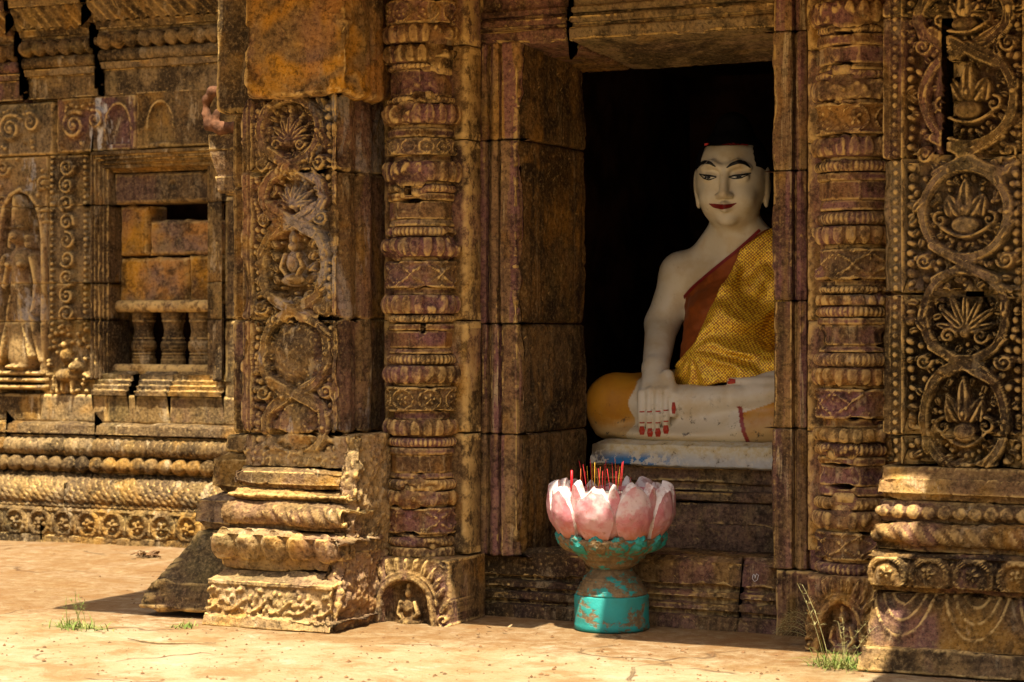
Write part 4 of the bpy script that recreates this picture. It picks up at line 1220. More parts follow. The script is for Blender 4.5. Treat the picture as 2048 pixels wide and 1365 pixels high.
# ------------------------------------------------------------------ recessed wall on the left with its baluster window
YW = 2.30
def rear_wall():
    t = thing('temple_wall', 'recessed temple wall with carved goddess, baluster window and ornate mouldings', 'wall', (X(200, YW), YW, 0))
    x = lambda u: X(u, YW)
    z = lambda v, d=0.0: Zv(200, v, YW - d)
    R = .0062
    xL, xR = x(-420), x(520)
    mat = M['stone_l']
    def mould(name, va, vb, items, u0, u1, orn=None, m=None):
        pr = prof_pts([(z(a, d0), z(b, d1), d0, d1, kd) for (a, b, d0, d1, kd) in items], R)
        sec = [(YW - d, zz) for d, zz in pr]
        sec = [(YW + .05, sec[0][1])] + sec + [(YW + .05, sec[-1][1])]
        return extrude(name, t, m or mat, sec, 'x', x(u0) + .001, x(u1) - .001, res=R, orn=orn, amp=.0035, rnd=.012)
    # --- base mouldings
    def o_lump(h, pitch, zc, rz):
        def f(a, b, c):
            H = np.zeros_like(a); bead_row(H, a, c, pitch, zc, rz, h); return H
        return f
    def o_scale(a, b, c):
        ph1 = np.mod(a * 22 + c * 26, 1) - .5
        ph2 = np.mod(c * 40 + a * 6, 1) - .5
        return .018 * np.sqrt(np.clip(1 - 3.6 * ph1 ** 2, 0, 1)) - .010 + .006 * ph2 + .012 * (fbm(a, b, c, 16, 3, 3) - .5)
    def o_ros(a, b, c):
        H = np.full_like(a, -.016)
        zc = z(1050, .26); cx = x(-140); k = 0
        rg = random.Random(4)
        while cx < xR:
            ringband(H, a, c, cx, zc, .066, .070, .024, .026, -.016)
            rosette(H, a, c, cx, zc - .004, .040, .034, -.016, 5, k)
            leaf(H, a, c, cx + .087, zc - .065, .13, .05, math.pi / 2, .022, -.016)
            cx += .174; k += 1
        m = (c < z(1026, .26)) & (c > z(1074, .26))
        return np.where(m, H, 0)
    for (u0, u1) in ((-420, 36), (36, 212), (212, 520)):
        mould('fillet', 846, 872, [(846, 852, .05, .10, 'flat'), (852, 870, .105, .115, 'flat')], u0, u1, lambda a, b, c: .02 * (fbm(a, b, c, 7, 3, 12) - .5))
        mould('torus', 873, 916, [(873, 878, .085, .085, 'flat'), (878, 914, .10, .10, 'torus')], u0, u1, o_lump(.010, .05, z(896, .15), .05))
        mould('lotus_moulding', 906, 948, [(917, 920, .10, .10, 'flat'), (920, 944, .135, .125, 'torus'), (944, 949, .10, .11, 'flat')], u0, u1, o_lump(.028, .098, z(932, .17), .040))
    for (u0, u1) in ((-420, 10), (10, 180), (180, 520)):
        mould('scale_moulding', 950, 1016, [(950, 958, .12, .14, 'flat'), (958, 1008, .15, .235, 'torus'), (1008, 1016, .24, .25, 'flat')], u0, u1, o_scale)
    for (u0, u1) in ((-420, 138), (138, 520)):
        mould('rosette_frieze', 1018, 1080, [(1018, 1025, .25, .262, 'flat'), (1025, 1076, .262, .265, 'flat'), (1076, 1092, .27, .275, 'flat')], u0, u1, o_ros)
    # --- plain course under the window
    for (u0, u1, m) in ((-420, 84, 'stone_l'), (84, 218, 'stone_l'), (218, 342, 'stone_l'), (342, 520, 'stone_dk')):
        relief('stone', t, M[m], x(u0) + .001, x(u1) - .001, z(846) + .001, z(790) - .001, YW - .02, lambda a, b: .008 * (fbm(a * 4, b, 0, 7, 3, 17) - .5), res=R * 1.3)
    # --- goddess stones
    gx = x(45)
    def devata(a, b):
        H = -.085 + .012 * (fbm(a, b, 0, 22, 3, 23) - .5) + 0 * a
        # carved surround outside the niche
        nz = lambda v: z(v)
        sur = np.full_like(a, -.012)
        rg = random.Random(8)
        for k in range(260):
            dome(sur, a, b, rg.uniform(x(-420), x(96)), rg.uniform(z(640), z(305)), rg.uniform(.012, .024), rg.uniform(.01, .02), .02, -.014, rg.uniform(0, 3))
        for k in range(5):
            spiral(sur, a, b, x(10 + 80 * (k % 2)), z(330 + 34 * k), .05, .011, .024, -.012, 1.6, 1 if k % 2 else -1)
        hw = x(86) - gx
        zs_ = z(470)
        inside = (np.abs(a - gx) < hw * np.clip(1.15 - np.clip((b - zs_) / (z(372) - zs_), 0, 1) ** 2.2, 0.0, 1.0)) & (b < z(374))
        H = np.where(inside, H, sur)
        arch = [(gx + hw * 1.08 * s, zz) for s, zz in ((-1, z(740)), (-1, z(480)), (-.92, z(440)), (-.72, z(405)), (-.42, z(384)), (0, z(374)), (.42, z(384)), (.72, z(405)), (.92, z(440)), (1, z(480)), (1, z(740)))]
        poly(H, a, b, arch, .020, .024, -.012)
        # figure
        B = -.05
        sk = [(gx - .005, z(600)), (gx, z(660)), (gx + .005, z(712))]
        poly(H, a, b, sk, [.10, .115, .125], .085, B)
        for s, w_ in ((-1, .014), (1, .014)):
            poly(H, a, b, [(gx + s * .03, z(590)), (gx + s * .06, z(650)), (gx + s * .11, z(715))], w_, .10, B)
        poly(H, a, b, [(gx + .05, z(600)), (gx + .13, z(690)), (gx + .16, z(722))], [.02, .035, .03], .07, B)
        poly(H, a, b, [(gx - .05, z(600)), (gx - .12, z(680)), (gx - .15, z(722))], [.02, .035, .03], .07, B)
        poly(H, a, b, [(gx, z(578)), (gx, z(545)), (gx, z(515))], [.085, .07, .088], .092, B)
        for s in (-1, 1):
            dome(H, a, b, gx + s * .042, z(528), .036, .036, .115, B)
            dome(H, a, b, gx + s * .03, z(735), .04, .02, .12, B)
        poly(H, a, b, [(gx - .10, z(512)), (gx - .135, z(548)), (gx - .10, z(572)), (gx - .075, z(535))], [.03, .027, .024, .022], .085, B)
        poly(H, a, b, [(gx + .10, z(512)), (gx + .135, z(560)), (gx + .13, z(600)), (gx + .11, z(625))], [.03, .027, .024, .022], .085, B)
        poly(H, a, b, [(gx, z(500)), (gx, z(480))], .028, .08, B)
        dome(H, a, b, gx, z(470), .052, .066, .12, B)
        dome(H, a, b, gx, z(472), .010, .018, .135, B)
        poly(H, a, b, [(gx - .034, z(453)), (gx + .034, z(453))], .014, .105, B)
        poly(H, a, b, [(gx, z(445)), (gx, z(418)), (gx, z(388))], [.055, .045, .012], .10, B)
        for s in (-1, 1): poly(H, a, b, [(gx + s * .058, z(470)), (gx + s * .065, z(492))], .014, .08, B)
        # pedestal
        for k, vv in enumerate((748, 762, 776)):
            poly(H, a, b, [(gx - hw * 1.2, z(vv)), (gx + hw * 1.2, z(vv))], .017, .03 + .012 * k, -.012)
        return H * 1.55
    for k, (va, vb) in enumerate(((308, 411), (411, 567), (567, 644), (644, 790))):
        relief('goddess_stone', t, M['stone_pale_wall'], x(-420), x(94) - .001, z(vb) + .001, z(va) - .001, YW - .015, devata, res=R, depth=.14, rnd=.006)
    # --- scroll strip between goddess and window
    def strip(a, b):
        H = np.full_like(a, -.014)
        cx = x(138)
        for k in range(9):
            spiral(H, a, b, cx, z(332 + k * 37), .052, .013, .028, -.014, 1.7, 1 if k % 2 else -1, k * 2.0)
        for e in (x(105), x(172)):
            zz = z(660)
            while zz < z(305):
                dome(H, a, b, e, zz, .016, .016, .02, -.014); zz += .036
        # rearing beast and rider near the foot
        dome(H, a, b, cx + .0, z(752), .09, .05, .055, -.014)
        dome(H, a, b, cx + .07, z(735), .035, .04, .06, -.014)
        for s in (-.06, -.02, .05): poly(H, a, b, [(cx + s, z(760)), (cx + s, z(786))], .016, .04, -.014)
        dome(H, a, b, cx, z(712), .045, .06, .05, -.014); dome(H, a, b, cx, z(690), .026, .03, .05, -.014)
        rg = random.Random(2)
        for k in range(60): dome(H, a, b, rg.uniform(x(98), x(180)), rg.uniform(z(786), z(650)), .018, .014, .028, -.014, rg.uniform(0, 3))
        return H * 1.7
    for va, vb in ((308, 411), (411, 567), (567, 640), (640, 790)):
        relief('scroll_stone', t, mat, x(95) + .001, x(187) - .001, z(vb) + .001, z(va) - .001, YW - .012, strip, res=R, depth=.12, rnd=.006)
    # --- course above: carved stones
    def scr(cx):
        def f(a, b):
            H = np.full_like(a, -.008) + .01 * (fbm(a, b, 0, 20, 3, 29) - .5)
            spiral(H, a, b, cx, z(250), .085, .020, .026, -.008, 1.9, 1, 1.0)
            spiral(H, a, b, cx + .15, z(240), .06, .016, .022, -.008, 1.6, -1, 2.0)
            rg = random.Random(int(cx * 77) % 99)
            for k in range(26): dome(H, a, b, cx + rg.uniform(-.25, .25), z(rg.uniform(205, 292)), .018, .014, .016, -.008, rg.uniform(0, 3))
            return H * 1.6
        return f
    def niche(cx):
        def f(a, b):
            H = .008 * (fbm(a, b, 0, 12, 3, 33) - .5) + 0 * a
            w_ = .085
            ins = (((a - cx) / w_) ** 2 + (np.maximum(b - z(262), 0) / (z(214) - z(262))) ** 2 < 1) & (b > z(290))
            H = np.where(ins, -.03 + H, H)
            poly(H, a, b, [(cx + w_ * 1.1 * math.cos(q), z(262) + (z(210) - z(262)) * math.sin(q)) for q in np.linspace(0, math.pi, 16)], .013, .014, 0)
            return H
        return f
    relief('stone', t, mat, x(-420), x(108), z(305), z(200), YW - .03, scr(x(30)), res=R)
    def mixed(a, b):
        return np.where(a < x(214), scr(x(158))(a, b), niche(x(244))(a, b))
    relief('stone', t, M['stone_pale'], x(118), x(277), z(303), z(194), YW - .035, mixed, res=R)
    relief('stone', t, mat, x(279), x(520), z(301), z(186), YW - .03, niche(x(328)), res=R)
    relief('stone', t, M['stone_dk'], x(-420), x(520), z(310), z(180), YW + .05, None, res=.03, depth=.05)
    # --- cornice mouldings above, cut by two open joints
    def bead(vv, d, p=.095, h=.03, rz=.042):
        return o_lump(h, p, z(vv, d), rz)
    for j, (u0, u1) in enumerate(((-420, 55), (63, 205), (215, 520))):
        sh = 6 * (1 - j)
        mm = M['stone_l'] if j else M['stone']
        mould('flat_course', 148, 192, [(146 + sh, 192, .045, .035, 'flat')], u0, u1, m=mm)
        mould('fillet', 132, 146, [(131 + sh, 145 + sh, .085, .075, 'flat')], u0, u1, m=mm)
        mould('torus', 106, 131, [(106 + sh, 130 + sh, .075, .075, 'torus')], u0, u1, o_lump(.006, .04, z(118 + sh, .12), .03), m=mm)
        mould('bead_moulding', 68, 104, [(66 + sh, 72 + sh, .10, .095, 'flat'), (72 + sh, 104 + sh, .085, .085, 'torus')], u0, u1, bead(88 + sh, .13), m=mm)
        mould('fillet', 52, 66, [(50 + sh, 65 + sh, .135, .12, 'flat')], u0, u1, m=mm)
        mould('carved_course', 6, 50, [(4 + sh, 49 + sh, .21, .14, 'cav')], u0, u1, lambda a, b, c: .016 * (fbm(a * 2, b, c, 12, 3, 38) - .5) + .010 * np.sin(a * 90 + c * 60), m=mm)
        mould('fillet', -60, 4, [(-60, 3 + sh, .26, .23, 'flat')], u0, u1, m=mm)
    # --- window: frame, lintel slab, infill blocks, balusters
    wl, wr, wt, wb = x(190), x(452), z(305), z(790)
    xo = lambda u: X(u, YW + .12)
    ol, orr, ot, ob = xo(234), xo(428), z(345), z(738)
    def frame_side(xa, xb):
        n = 5; out = []
        for k in range(n):
            fa, fb = k / n, (k + 1) / n
            yy = YW - .045 + .022 * k
            out += [(xa + (xb - xa) * fa, yy), (xa + (xb - xa) * (fb - .06), yy - .004)]
        return out
    fl = frame_side(wl, ol) + [(ol, YW + .09), (ol + .005, YW + .24)]
    fr = [(orr + (wr - orr) * (a - ol) / (wl - ol), b) for a, b in fl][::-1]
    for va, vb in ((308, 411), (411, 567), (567, 640), (640, 760)):
        extrude('window_jamb', t, mat, fl, 'z', z(vb) + .001, z(va) - .001, res=R, amp=.003, rnd=.006)
        extrude('window_jamb', t, mat, fr, 'z', z(vb) + .001, z(va) - .001, res=R, amp=.003, rnd=.006)
    def frame_sec(za, zb):        # from the outer edge towards the opening
        return [(yy, za + (zb - za) * f) for f, yy in ((0, YW - .045), (.17, YW - .049), (.2, YW - .023), (.37, YW - .027), (.4, YW - .001), (.57, YW - .005), (.6, YW + .02), (.8, YW + .016), (.85, YW + .06), (1, YW + .09))]
    extrude('window_head', t, mat, frame_sec(wt, ot) + [(YW + .24, ot)], 'x', wl, wr, res=R, amp=.003)
    so2 = frame_sec(wb, ob)[::-1]
    for u0, u1 in ((190, 262), (276, 342), (342, 452)):
        extrude('window_sill', t, mat, [(YW + .24, ob)] + so2, 'x', x(u0) + .001, x(u1) - .001, res=R, amp=.003)
    # rounded ledges inside the opening
    relief('lintel_slab', t, M['stone_dk'], ol + .002, orr - .002, z(408), z(347), YW + .085,
           lambda a, b: -.025 * np.exp(-(((a - xo(352)) / .018) ** 2 + ((b - z(372)) / .015) ** 2) ** 2) + .008 * (fbm(a, b, 0, 9, 3, 41) - .5), res=R, depth=.2, rnd=.02)
    ib = lambda a, b: .014 * (fbm(a, b, 0, 9, 4, 43) - .5)
    for (u0, u1, va, vb) in ((235, 291, 411, 511), (295, 426, 442, 511), (235, 371, 516, 608), (374, 427, 512, 608)):
        relief('infill_block', t, M['stone_block'], xo(u0), xo(u1), z(vb), z(va), YW + .14, ib, res=R, depth=.2, rnd=.022, jag=.012)
    for (u0, u1) in ((235, 372), (374, 428)):
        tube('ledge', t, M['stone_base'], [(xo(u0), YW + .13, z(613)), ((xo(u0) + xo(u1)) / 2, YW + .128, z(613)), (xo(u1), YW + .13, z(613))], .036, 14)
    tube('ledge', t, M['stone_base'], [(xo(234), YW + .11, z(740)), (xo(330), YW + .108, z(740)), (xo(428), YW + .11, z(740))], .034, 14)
    zb_, zt_ = z(731, -.2), z(619, -.2)
    H_ = zt_ - zb_
    bp = [(.058, 0), (.066, .02), (.066, .16), (.060, .18), (.064, .20), (.056, .22), (.064, .25), (.056, .27), (.066, .30), (.070, .36), (.066, .43), (.056, .46), (.062, .49), (.055, .51), (.050, .60), (.056, .72), (.064, .76), (.058, .79), (.064, .82), (.064, .92), (.058, 1.0)]
    ss = np.linspace(0, 1, 70)
    bpd = [(np.interp(q, [b_[1] for b_ in bp], [b_[0] for b_ in bp]) * 1.12, zb_ - .02 + (H_ + .04) * q) for q in ss]
    for uu in (288, 347, 402):
        lathe('baluster', t, M['stone_l'], (X(uu, YW + .20), YW + .20), bpd, 40, .002, sd=uu)
    # dark spout stain: a narrow broken channel under the sill
    relief('broken_channel', t, M['stone_dk'], x(262), x(276), z(832), z(752), YW + .03, lambda a, b: -.05 * (b > z(790)), res=R, depth=.1)
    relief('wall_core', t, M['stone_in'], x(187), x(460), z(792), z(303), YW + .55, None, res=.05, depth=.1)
    # right end wall masonry behind the pilaster
    for va, vb in ((186, 400), (402, 640), (642, 846)):
        relief('stone', t, mat, x(453), x(620), z(vb), z(va), YW - .02, None, res=.01)
    return t
rear_wall()

# ------------------------------------------------------------------ chamber behind the door, upper masonry and unseen slabs added to shade the wall
def chamber():
    t = thing('temple_chamber', 'dark stone chamber behind the doorway that shelters the seated statue', 'chamber', (.3, 2.0, 0))
    yb0 = YB + .70
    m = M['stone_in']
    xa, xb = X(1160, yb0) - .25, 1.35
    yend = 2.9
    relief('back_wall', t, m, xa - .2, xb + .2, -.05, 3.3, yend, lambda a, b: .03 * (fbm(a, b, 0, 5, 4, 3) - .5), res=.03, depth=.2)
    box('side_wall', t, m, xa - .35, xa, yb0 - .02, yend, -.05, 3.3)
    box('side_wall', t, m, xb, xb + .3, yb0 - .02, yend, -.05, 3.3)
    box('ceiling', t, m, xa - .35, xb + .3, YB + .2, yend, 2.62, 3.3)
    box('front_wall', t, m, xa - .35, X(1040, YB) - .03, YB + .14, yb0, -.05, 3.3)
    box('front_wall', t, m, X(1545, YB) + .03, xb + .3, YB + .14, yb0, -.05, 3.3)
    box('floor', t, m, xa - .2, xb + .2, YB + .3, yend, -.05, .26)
    return t
chamber()

def upper():
    t = thing('shade_cornice', 'unseen stone slabs added over the doorway and pilasters to shade them', 'cornice', (0, 0, 2.8))
    m = M['stone']
    xl = X(470, -.2)
    xr = X(2150, YP)
    zb = 2.74
    box('entablature', t, m, xl, xr + 1.2, YP - .02, YB + .3, zb - .02, 3.25)
    # unseen slabs added to shade the facade; gap left to sun the urn
    hx0, hx1, hy1 = X(1223, 0) + .10, X(1223, 0) + .44, -.78
    box('shade_slab', t, m, xl - .02, hx0, -SHADE_OUT, YB + .25, zb, 2.92)
    xm = X(1762, YP) + .31
    box('shade_slab', t, m, hx1, xm, -SHADE_OUT - .13, YB + .25, zb + .002, 2.92)
    box('shade_slab', t, m, xm + .001, xr + 1.6, -SHADE_OUT, YB + .25, zb, 2.92)
    box('shade_slab', t, m, hx0 + .001, hx1 - .001, hy1, YB + .25, zb + .004, 2.91)
    xs = X(1862, YP) + SUN[0] * (zb - .5)
    box('right_shade_slab', t, m, xs, xr + 1.6, -3.2, -SHADE_OUT - .002, zb + .004, 2.92)  # unseen slab added to put the right pilaster in shade
    xbl = X(300, -.45)
    box('corner_shade_slab', t, m, xbl - .10, xbl + .72, -SHADE_OUT - .35, -SHADE_OUT - .001, zb, 2.90)  # unseen slab added to cast the wedge of shade at the left corner
    box('corner_shade_arm', t, m, xbl - .10, xl - .021, -SHADE_OUT, -.6, zb + .002, 2.915)  # unseen arm joining that slab, added for the same shade
    box('side_wall', t, m, X(470, -.1), X(470, -.1) + .35, .42, YW - .02, -.05, 3.2)
    box('side_wall', t, m, xr - .4, xr + 1.2, YB + .2, YW - .02, -.05, 3.2)
    t2 = thing('shade_eave', 'unseen slab added above the recessed goddess wall to shade it', 'shade slab', (X(100, YW), YW, 3.3))
    box('eave_shade_slab', t2, m, X(-900, YW), X(560, YW), YW - SHADE_OUT2, YW + .6, Zv(200, -62, YW), Zv(200, -62, YW) + .25)  # unseen slab added to keep the upper wall in shade
    box('wall_top', t2, m, X(-420, YW), X(560, YW), YW + .75, YW + .9, -.05, Zv(200, -62, YW) - .001)
SHADE_OUT, SHADE_OUT2 = 1.16, .90  # how far the added shading slabs reach out
upper()

# ------------------------------------------------------------------ pedestal
def pedestal():
    yf = .72
    t = thing('statue_pedestal', 'stepped stone pedestal with a peeling white and blue painted slab', 'pedestal', (.2, yf + .4, .26))
    x0 = X(1186, yf)
    zt, zb = Zv(1365, 886, yf), Zv(1365, 936, yf)
    pr = prof_pts([(zt + .004, zt - .012, -.03, .0, 'ovolo'), (zt - .012, zb + .008, .004, .012, 'flat'), (zb + .008, zb, .008, -.01, 'flat')], .006)
    band('slab', t, M['slab'], (x0, 1.15, yf, 2.2), pr, lambda x, y, z, s: .012 * (fbm(x, y, z, 9, 3, 5) - .5), res=.007, amp=.003, rnd=.01, inset=.62)
    z = lambda v, y: Zv(1450, v, y)
    for nm, sec in (
        ('tier', [(yf + .6, zb), (yf + .05, zb), (yf + .05, z(966, .77)), (yf + .07, z(970, .77)), (yf + .07, z(984, .77)), (yf + .5, z(985, .77))]),
        ('tier', [(yf + .6, z(986, .74)), (yf + .01, z(986, .74)), (yf + .005, z(1003, .74)), (yf + .03, z(1006, .74)), (yf + .5, z(1007, .74))]),
        ('tier', [(yf + .6, z(1008, .74)), (yf + .02, z(1008, .74)), (yf - .01, z(1050, .7)), (yf - .03, z(1056, .7)), (yf - .03, z(1104, .66)), (yf + .5, z(1105, .66))]),
    ):
        extrude(nm, t, M['stone_tier'], sec, 'x', x0 - .03, 1.1, res=.008, amp=.004, rnd=.008, orn=lambda x, y, z_: .012 * (fbm(x, y, z_, 6, 3, 14) - .5))
    return t
M['stone_tier'] = stone('stone_pedestal', (0.27, 0.21, 0.16), (0.21, 0.16, 0.12), (0.32, 0.25, 0.19), ochre=0.1, pink=0.25, dark=0.4, pale=0.1, streak=0.2, green=0.05)
pedestal()

# ------------------------------------------------------------------ seated statue, modelled as one smooth volume
class Vol:
    def __init__(self, lo, hi, h):
        self.lo = np.array(lo, float); self.h = h
        self.n = np.ceil((np.array(hi) - self.lo) / h).astype(int) + 1
        self.g = np.full(self.n, 0.2, np.float32)
    def win(self, lo, hi):
        a = np.clip(np.floor((np.array(lo) - self.lo) / self.h).astype(int), 0, self.n)
        b = np.clip(np.ceil((np.array(hi) - self.lo) / self.h).astype(int) + 1, 0, self.n)
        sl_ = tuple(slice(i, j) for i, j in zip(a, b))
        ax = [self.lo[k] + self.h * np.arange(a[k], b[k], dtype=np.float32) for k in range(3)]
        return sl_, np.meshgrid(*ax, indexing='ij', sparse=True)
    def smin(self, sl_, d, k):
        g = self.g[sl_]
        if k <= 0: self.g[sl_] = np.minimum(g, d); return
        hh = np.maximum(k - np.abs(g - d), 0) / k
        self.g[sl_] = np.minimum(g, d) - hh * hh * k * .25
    def cone(self, a, b, ra, rb, k=.03):
        a = np.asarray(a, float); b = np.asarray(b, float); m = max(ra, rb) + k + .05
        sl_, (x, y, z) = self.win(np.minimum(a, b) - m, np.maximum(a, b) + m)
        d = b - a; L = max(d @ d, 1e-9)
        px, py, pz = x - a[0], y - a[1], z - a[2]
        t = np.clip((px * d[0] + py * d[1] + pz * d[2]) / L, 0, 1)
        r = np.sqrt((px - t * d[0]) ** 2 + (py - t * d[1]) ** 2 + (pz - t * d[2]) ** 2)
        self.smin(sl_, (r - (ra + (rb - ra) * t)).astype(np.float32), k)
    def ell(self, c, r, k=.03, R=None, sub=False):
        c = np.asarray(c, float); r = np.asarray(r, float); m = r.max() + k + .05
        sl_, (x, y, z) = self.win(c - m, c + m)
        px, py, pz = x - c[0], y - c[1], z - c[2]
        if R is not None:
            q = [R[0][i] * px + R[1][i] * py + R[2][i] * pz for i in range(3)]
        else: q = [px, py, pz]
        k0 = np.sqrt((q[0] / r[0]) ** 2 + (q[1] / r[1]) ** 2 + (q[2] / r[2]) ** 2)
        k1 = np.sqrt((q[0] / r[0] ** 2) ** 2 + (q[1] / r[1] ** 2) ** 2 + (q[2] / r[2] ** 2) ** 2)
        d = (k0 * (k0 - 1) / np.maximum(k1, 1e-6)).astype(np.float32)
        if sub:
            g = self.g[sl_]; hh = np.maximum(k - np.abs(g + d), 0) / k
            self.g[sl_] = np.maximum(g, -d) + hh * hh * k * .25
        else: self.smin(sl_, d, k)
    def sample(self, P):
        q = (P - self.lo) / self.h
        q = np.clip(q, 0, self.n - 1.001); i = q.astype(int); f = q - i
        r = 0
        for dx in (0, 1):
            for dy in (0, 1):
                for dz in (0, 1):
                    w_ = (f[..., 0] if dx else 1 - f[..., 0]) * (f[..., 1] if dy else 1 - f[..., 1]) * (f[..., 2] if dz else 1 - f[..., 2])
                    r = r + w_ * self.g[i[..., 0] + dx, i[..., 1] + dy, i[..., 2] + dz]
        return r
    def hit(self, u, v, out=.0012):
        """first surface point of the volume seen at photo pixel (u, v), lifted a hair towards the viewer"""
        u = np.asarray(u, float); v = np.asarray(v, float)
        a = (u - 1024) / FPX
        D = np.stack([-SN + a * CS, CS + a * SN, -(v - V0) / FPX], -1)
        O = np.array([CX, -CY, CH])
        T = np.arange(8.9, 11.4, .003)
        P = O + D[..., None, :] * T[:, None]
        g = self.sample(P)
        ins = (g < 0) & np.all((P > self.lo) & (P < self.lo + self.h * (self.n - 1)), -1)
        k = np.argmax(ins, -1)
        t = T[k]
        return O + D * (t - out - .001)[..., None]
    def mesh(self):
        g = self.g; s = g < 0
        c = [s[i:self.n[0] - 1 + i, j:self.n[1] - 1 + j, l:self.n[2] - 1 + l] for i in (0, 1) for j in (0, 1) for l in (0, 1)]
        anyc = c[0].copy(); allc = c[0].copy()
        for q in c[1:]: anyc |= q; allc &= q
        act = anyc & ~allc
        idx = np.argwhere(act)
        vid = np.full(act.shape, -1, np.int32); vid[act] = np.arange(len(idx))
        cv = {(i, j, l): g[idx[:, 0] + i, idx[:, 1] + j, idx[:, 2] + l] for i in (0, 1) for j in (0, 1) for l in (0, 1)}
        acc = np.zeros((len(idx), 3)); cnt = np.zeros(len(idx))
        cs = list(cv)
        for p in cs:
            for ax in range(3):
                if p[ax] == 0:
                    q = list(p); q[ax] = 1; q = tuple(q)
                    a, b = cv[p], cv[q]
                    m = (a < 0) != (b < 0)
                    t = np.where(m, a / np.where(m, a - b, 1), 0)
                    pt = np.array(p, float)[None] + 0 * acc
                    pt[:, ax] += t
                    acc += pt * m[:, None]; cnt += m
        V = self.lo + self.h * (idx + acc / cnt[:, None])
        Q = []
        for ax in range(3):
            o1, o2 = (ax + 1) % 3, (ax + 2) % 3
            s0 = [slice(None)] * 3; s1 = [slice(None)] * 3
            s0[ax] = slice(0, -1); s1[ax] = slice(1, None)
            df = s[tuple(s0)] != s[tuple(s1)]
            e = np.argwhere(df)
            e = e[(e[:, o1] > 0) & (e[:, o2] > 0) & (e[:, o1] < self.n[o1] - 1) & (e[:, o2] < self.n[o2] - 1)]
            neg = s[e[:, 0], e[:, 1], e[:, 2]]
            def cell(d1, d2):
                f = e.copy(); f[:, o1] -= d1; f[:, o2] -= d2
                return vid[f[:, 0], f[:, 1], f[:, 2]]
            q = np.stack([cell(0, 0), cell(1, 0), cell(1, 1), cell(0, 1)], 1)
            q = np.where(neg[:, None], q, q[:, ::-1])
            Q.append(q)
        return V, np.concatenate(Q)

def strip_on(vol, name, parent, mat, uv, wpx, n=28, out=.0012):
    """painted line on the statue: uv = photo points, wpx = half widths in photo pixels"""
    uv = np.array(uv, float); wp = np.broadcast_to(np.asarray(wpx, float), (len(uv),))
    s = np.concatenate([[0], np.cumsum(np.hypot(*np.diff(uv, axis=0).T))])
    # smooth resample
    si = np.linspace(0, s[-1], n)
    def cr(vals):
        r = np.interp(si, s, vals)
        for _ in range(3): r[1:-1] = (r[:-2] + 2 * r[1:-1] + r[2:]) / 4
        return r
    c = np.stack([cr(uv[:, 0]), cr(uv[:, 1])], 1); w_ = np.interp(si, s, wp)
    T = np.gradient(c, axis=0); T /= np.linalg.norm(T, axis=1, keepdims=True)
    N = np.stack([-T[:, 1], T[:, 0]], 1)
    rows = []
    for k in (-1, -.5, 0, .5, 1):
        q = c + N * w_[:, None] * k
        rows.append(vol.hit(q[:, 0], q[:, 1], out))
    return sheet(name, np.stack(rows, 0), mat, parent)

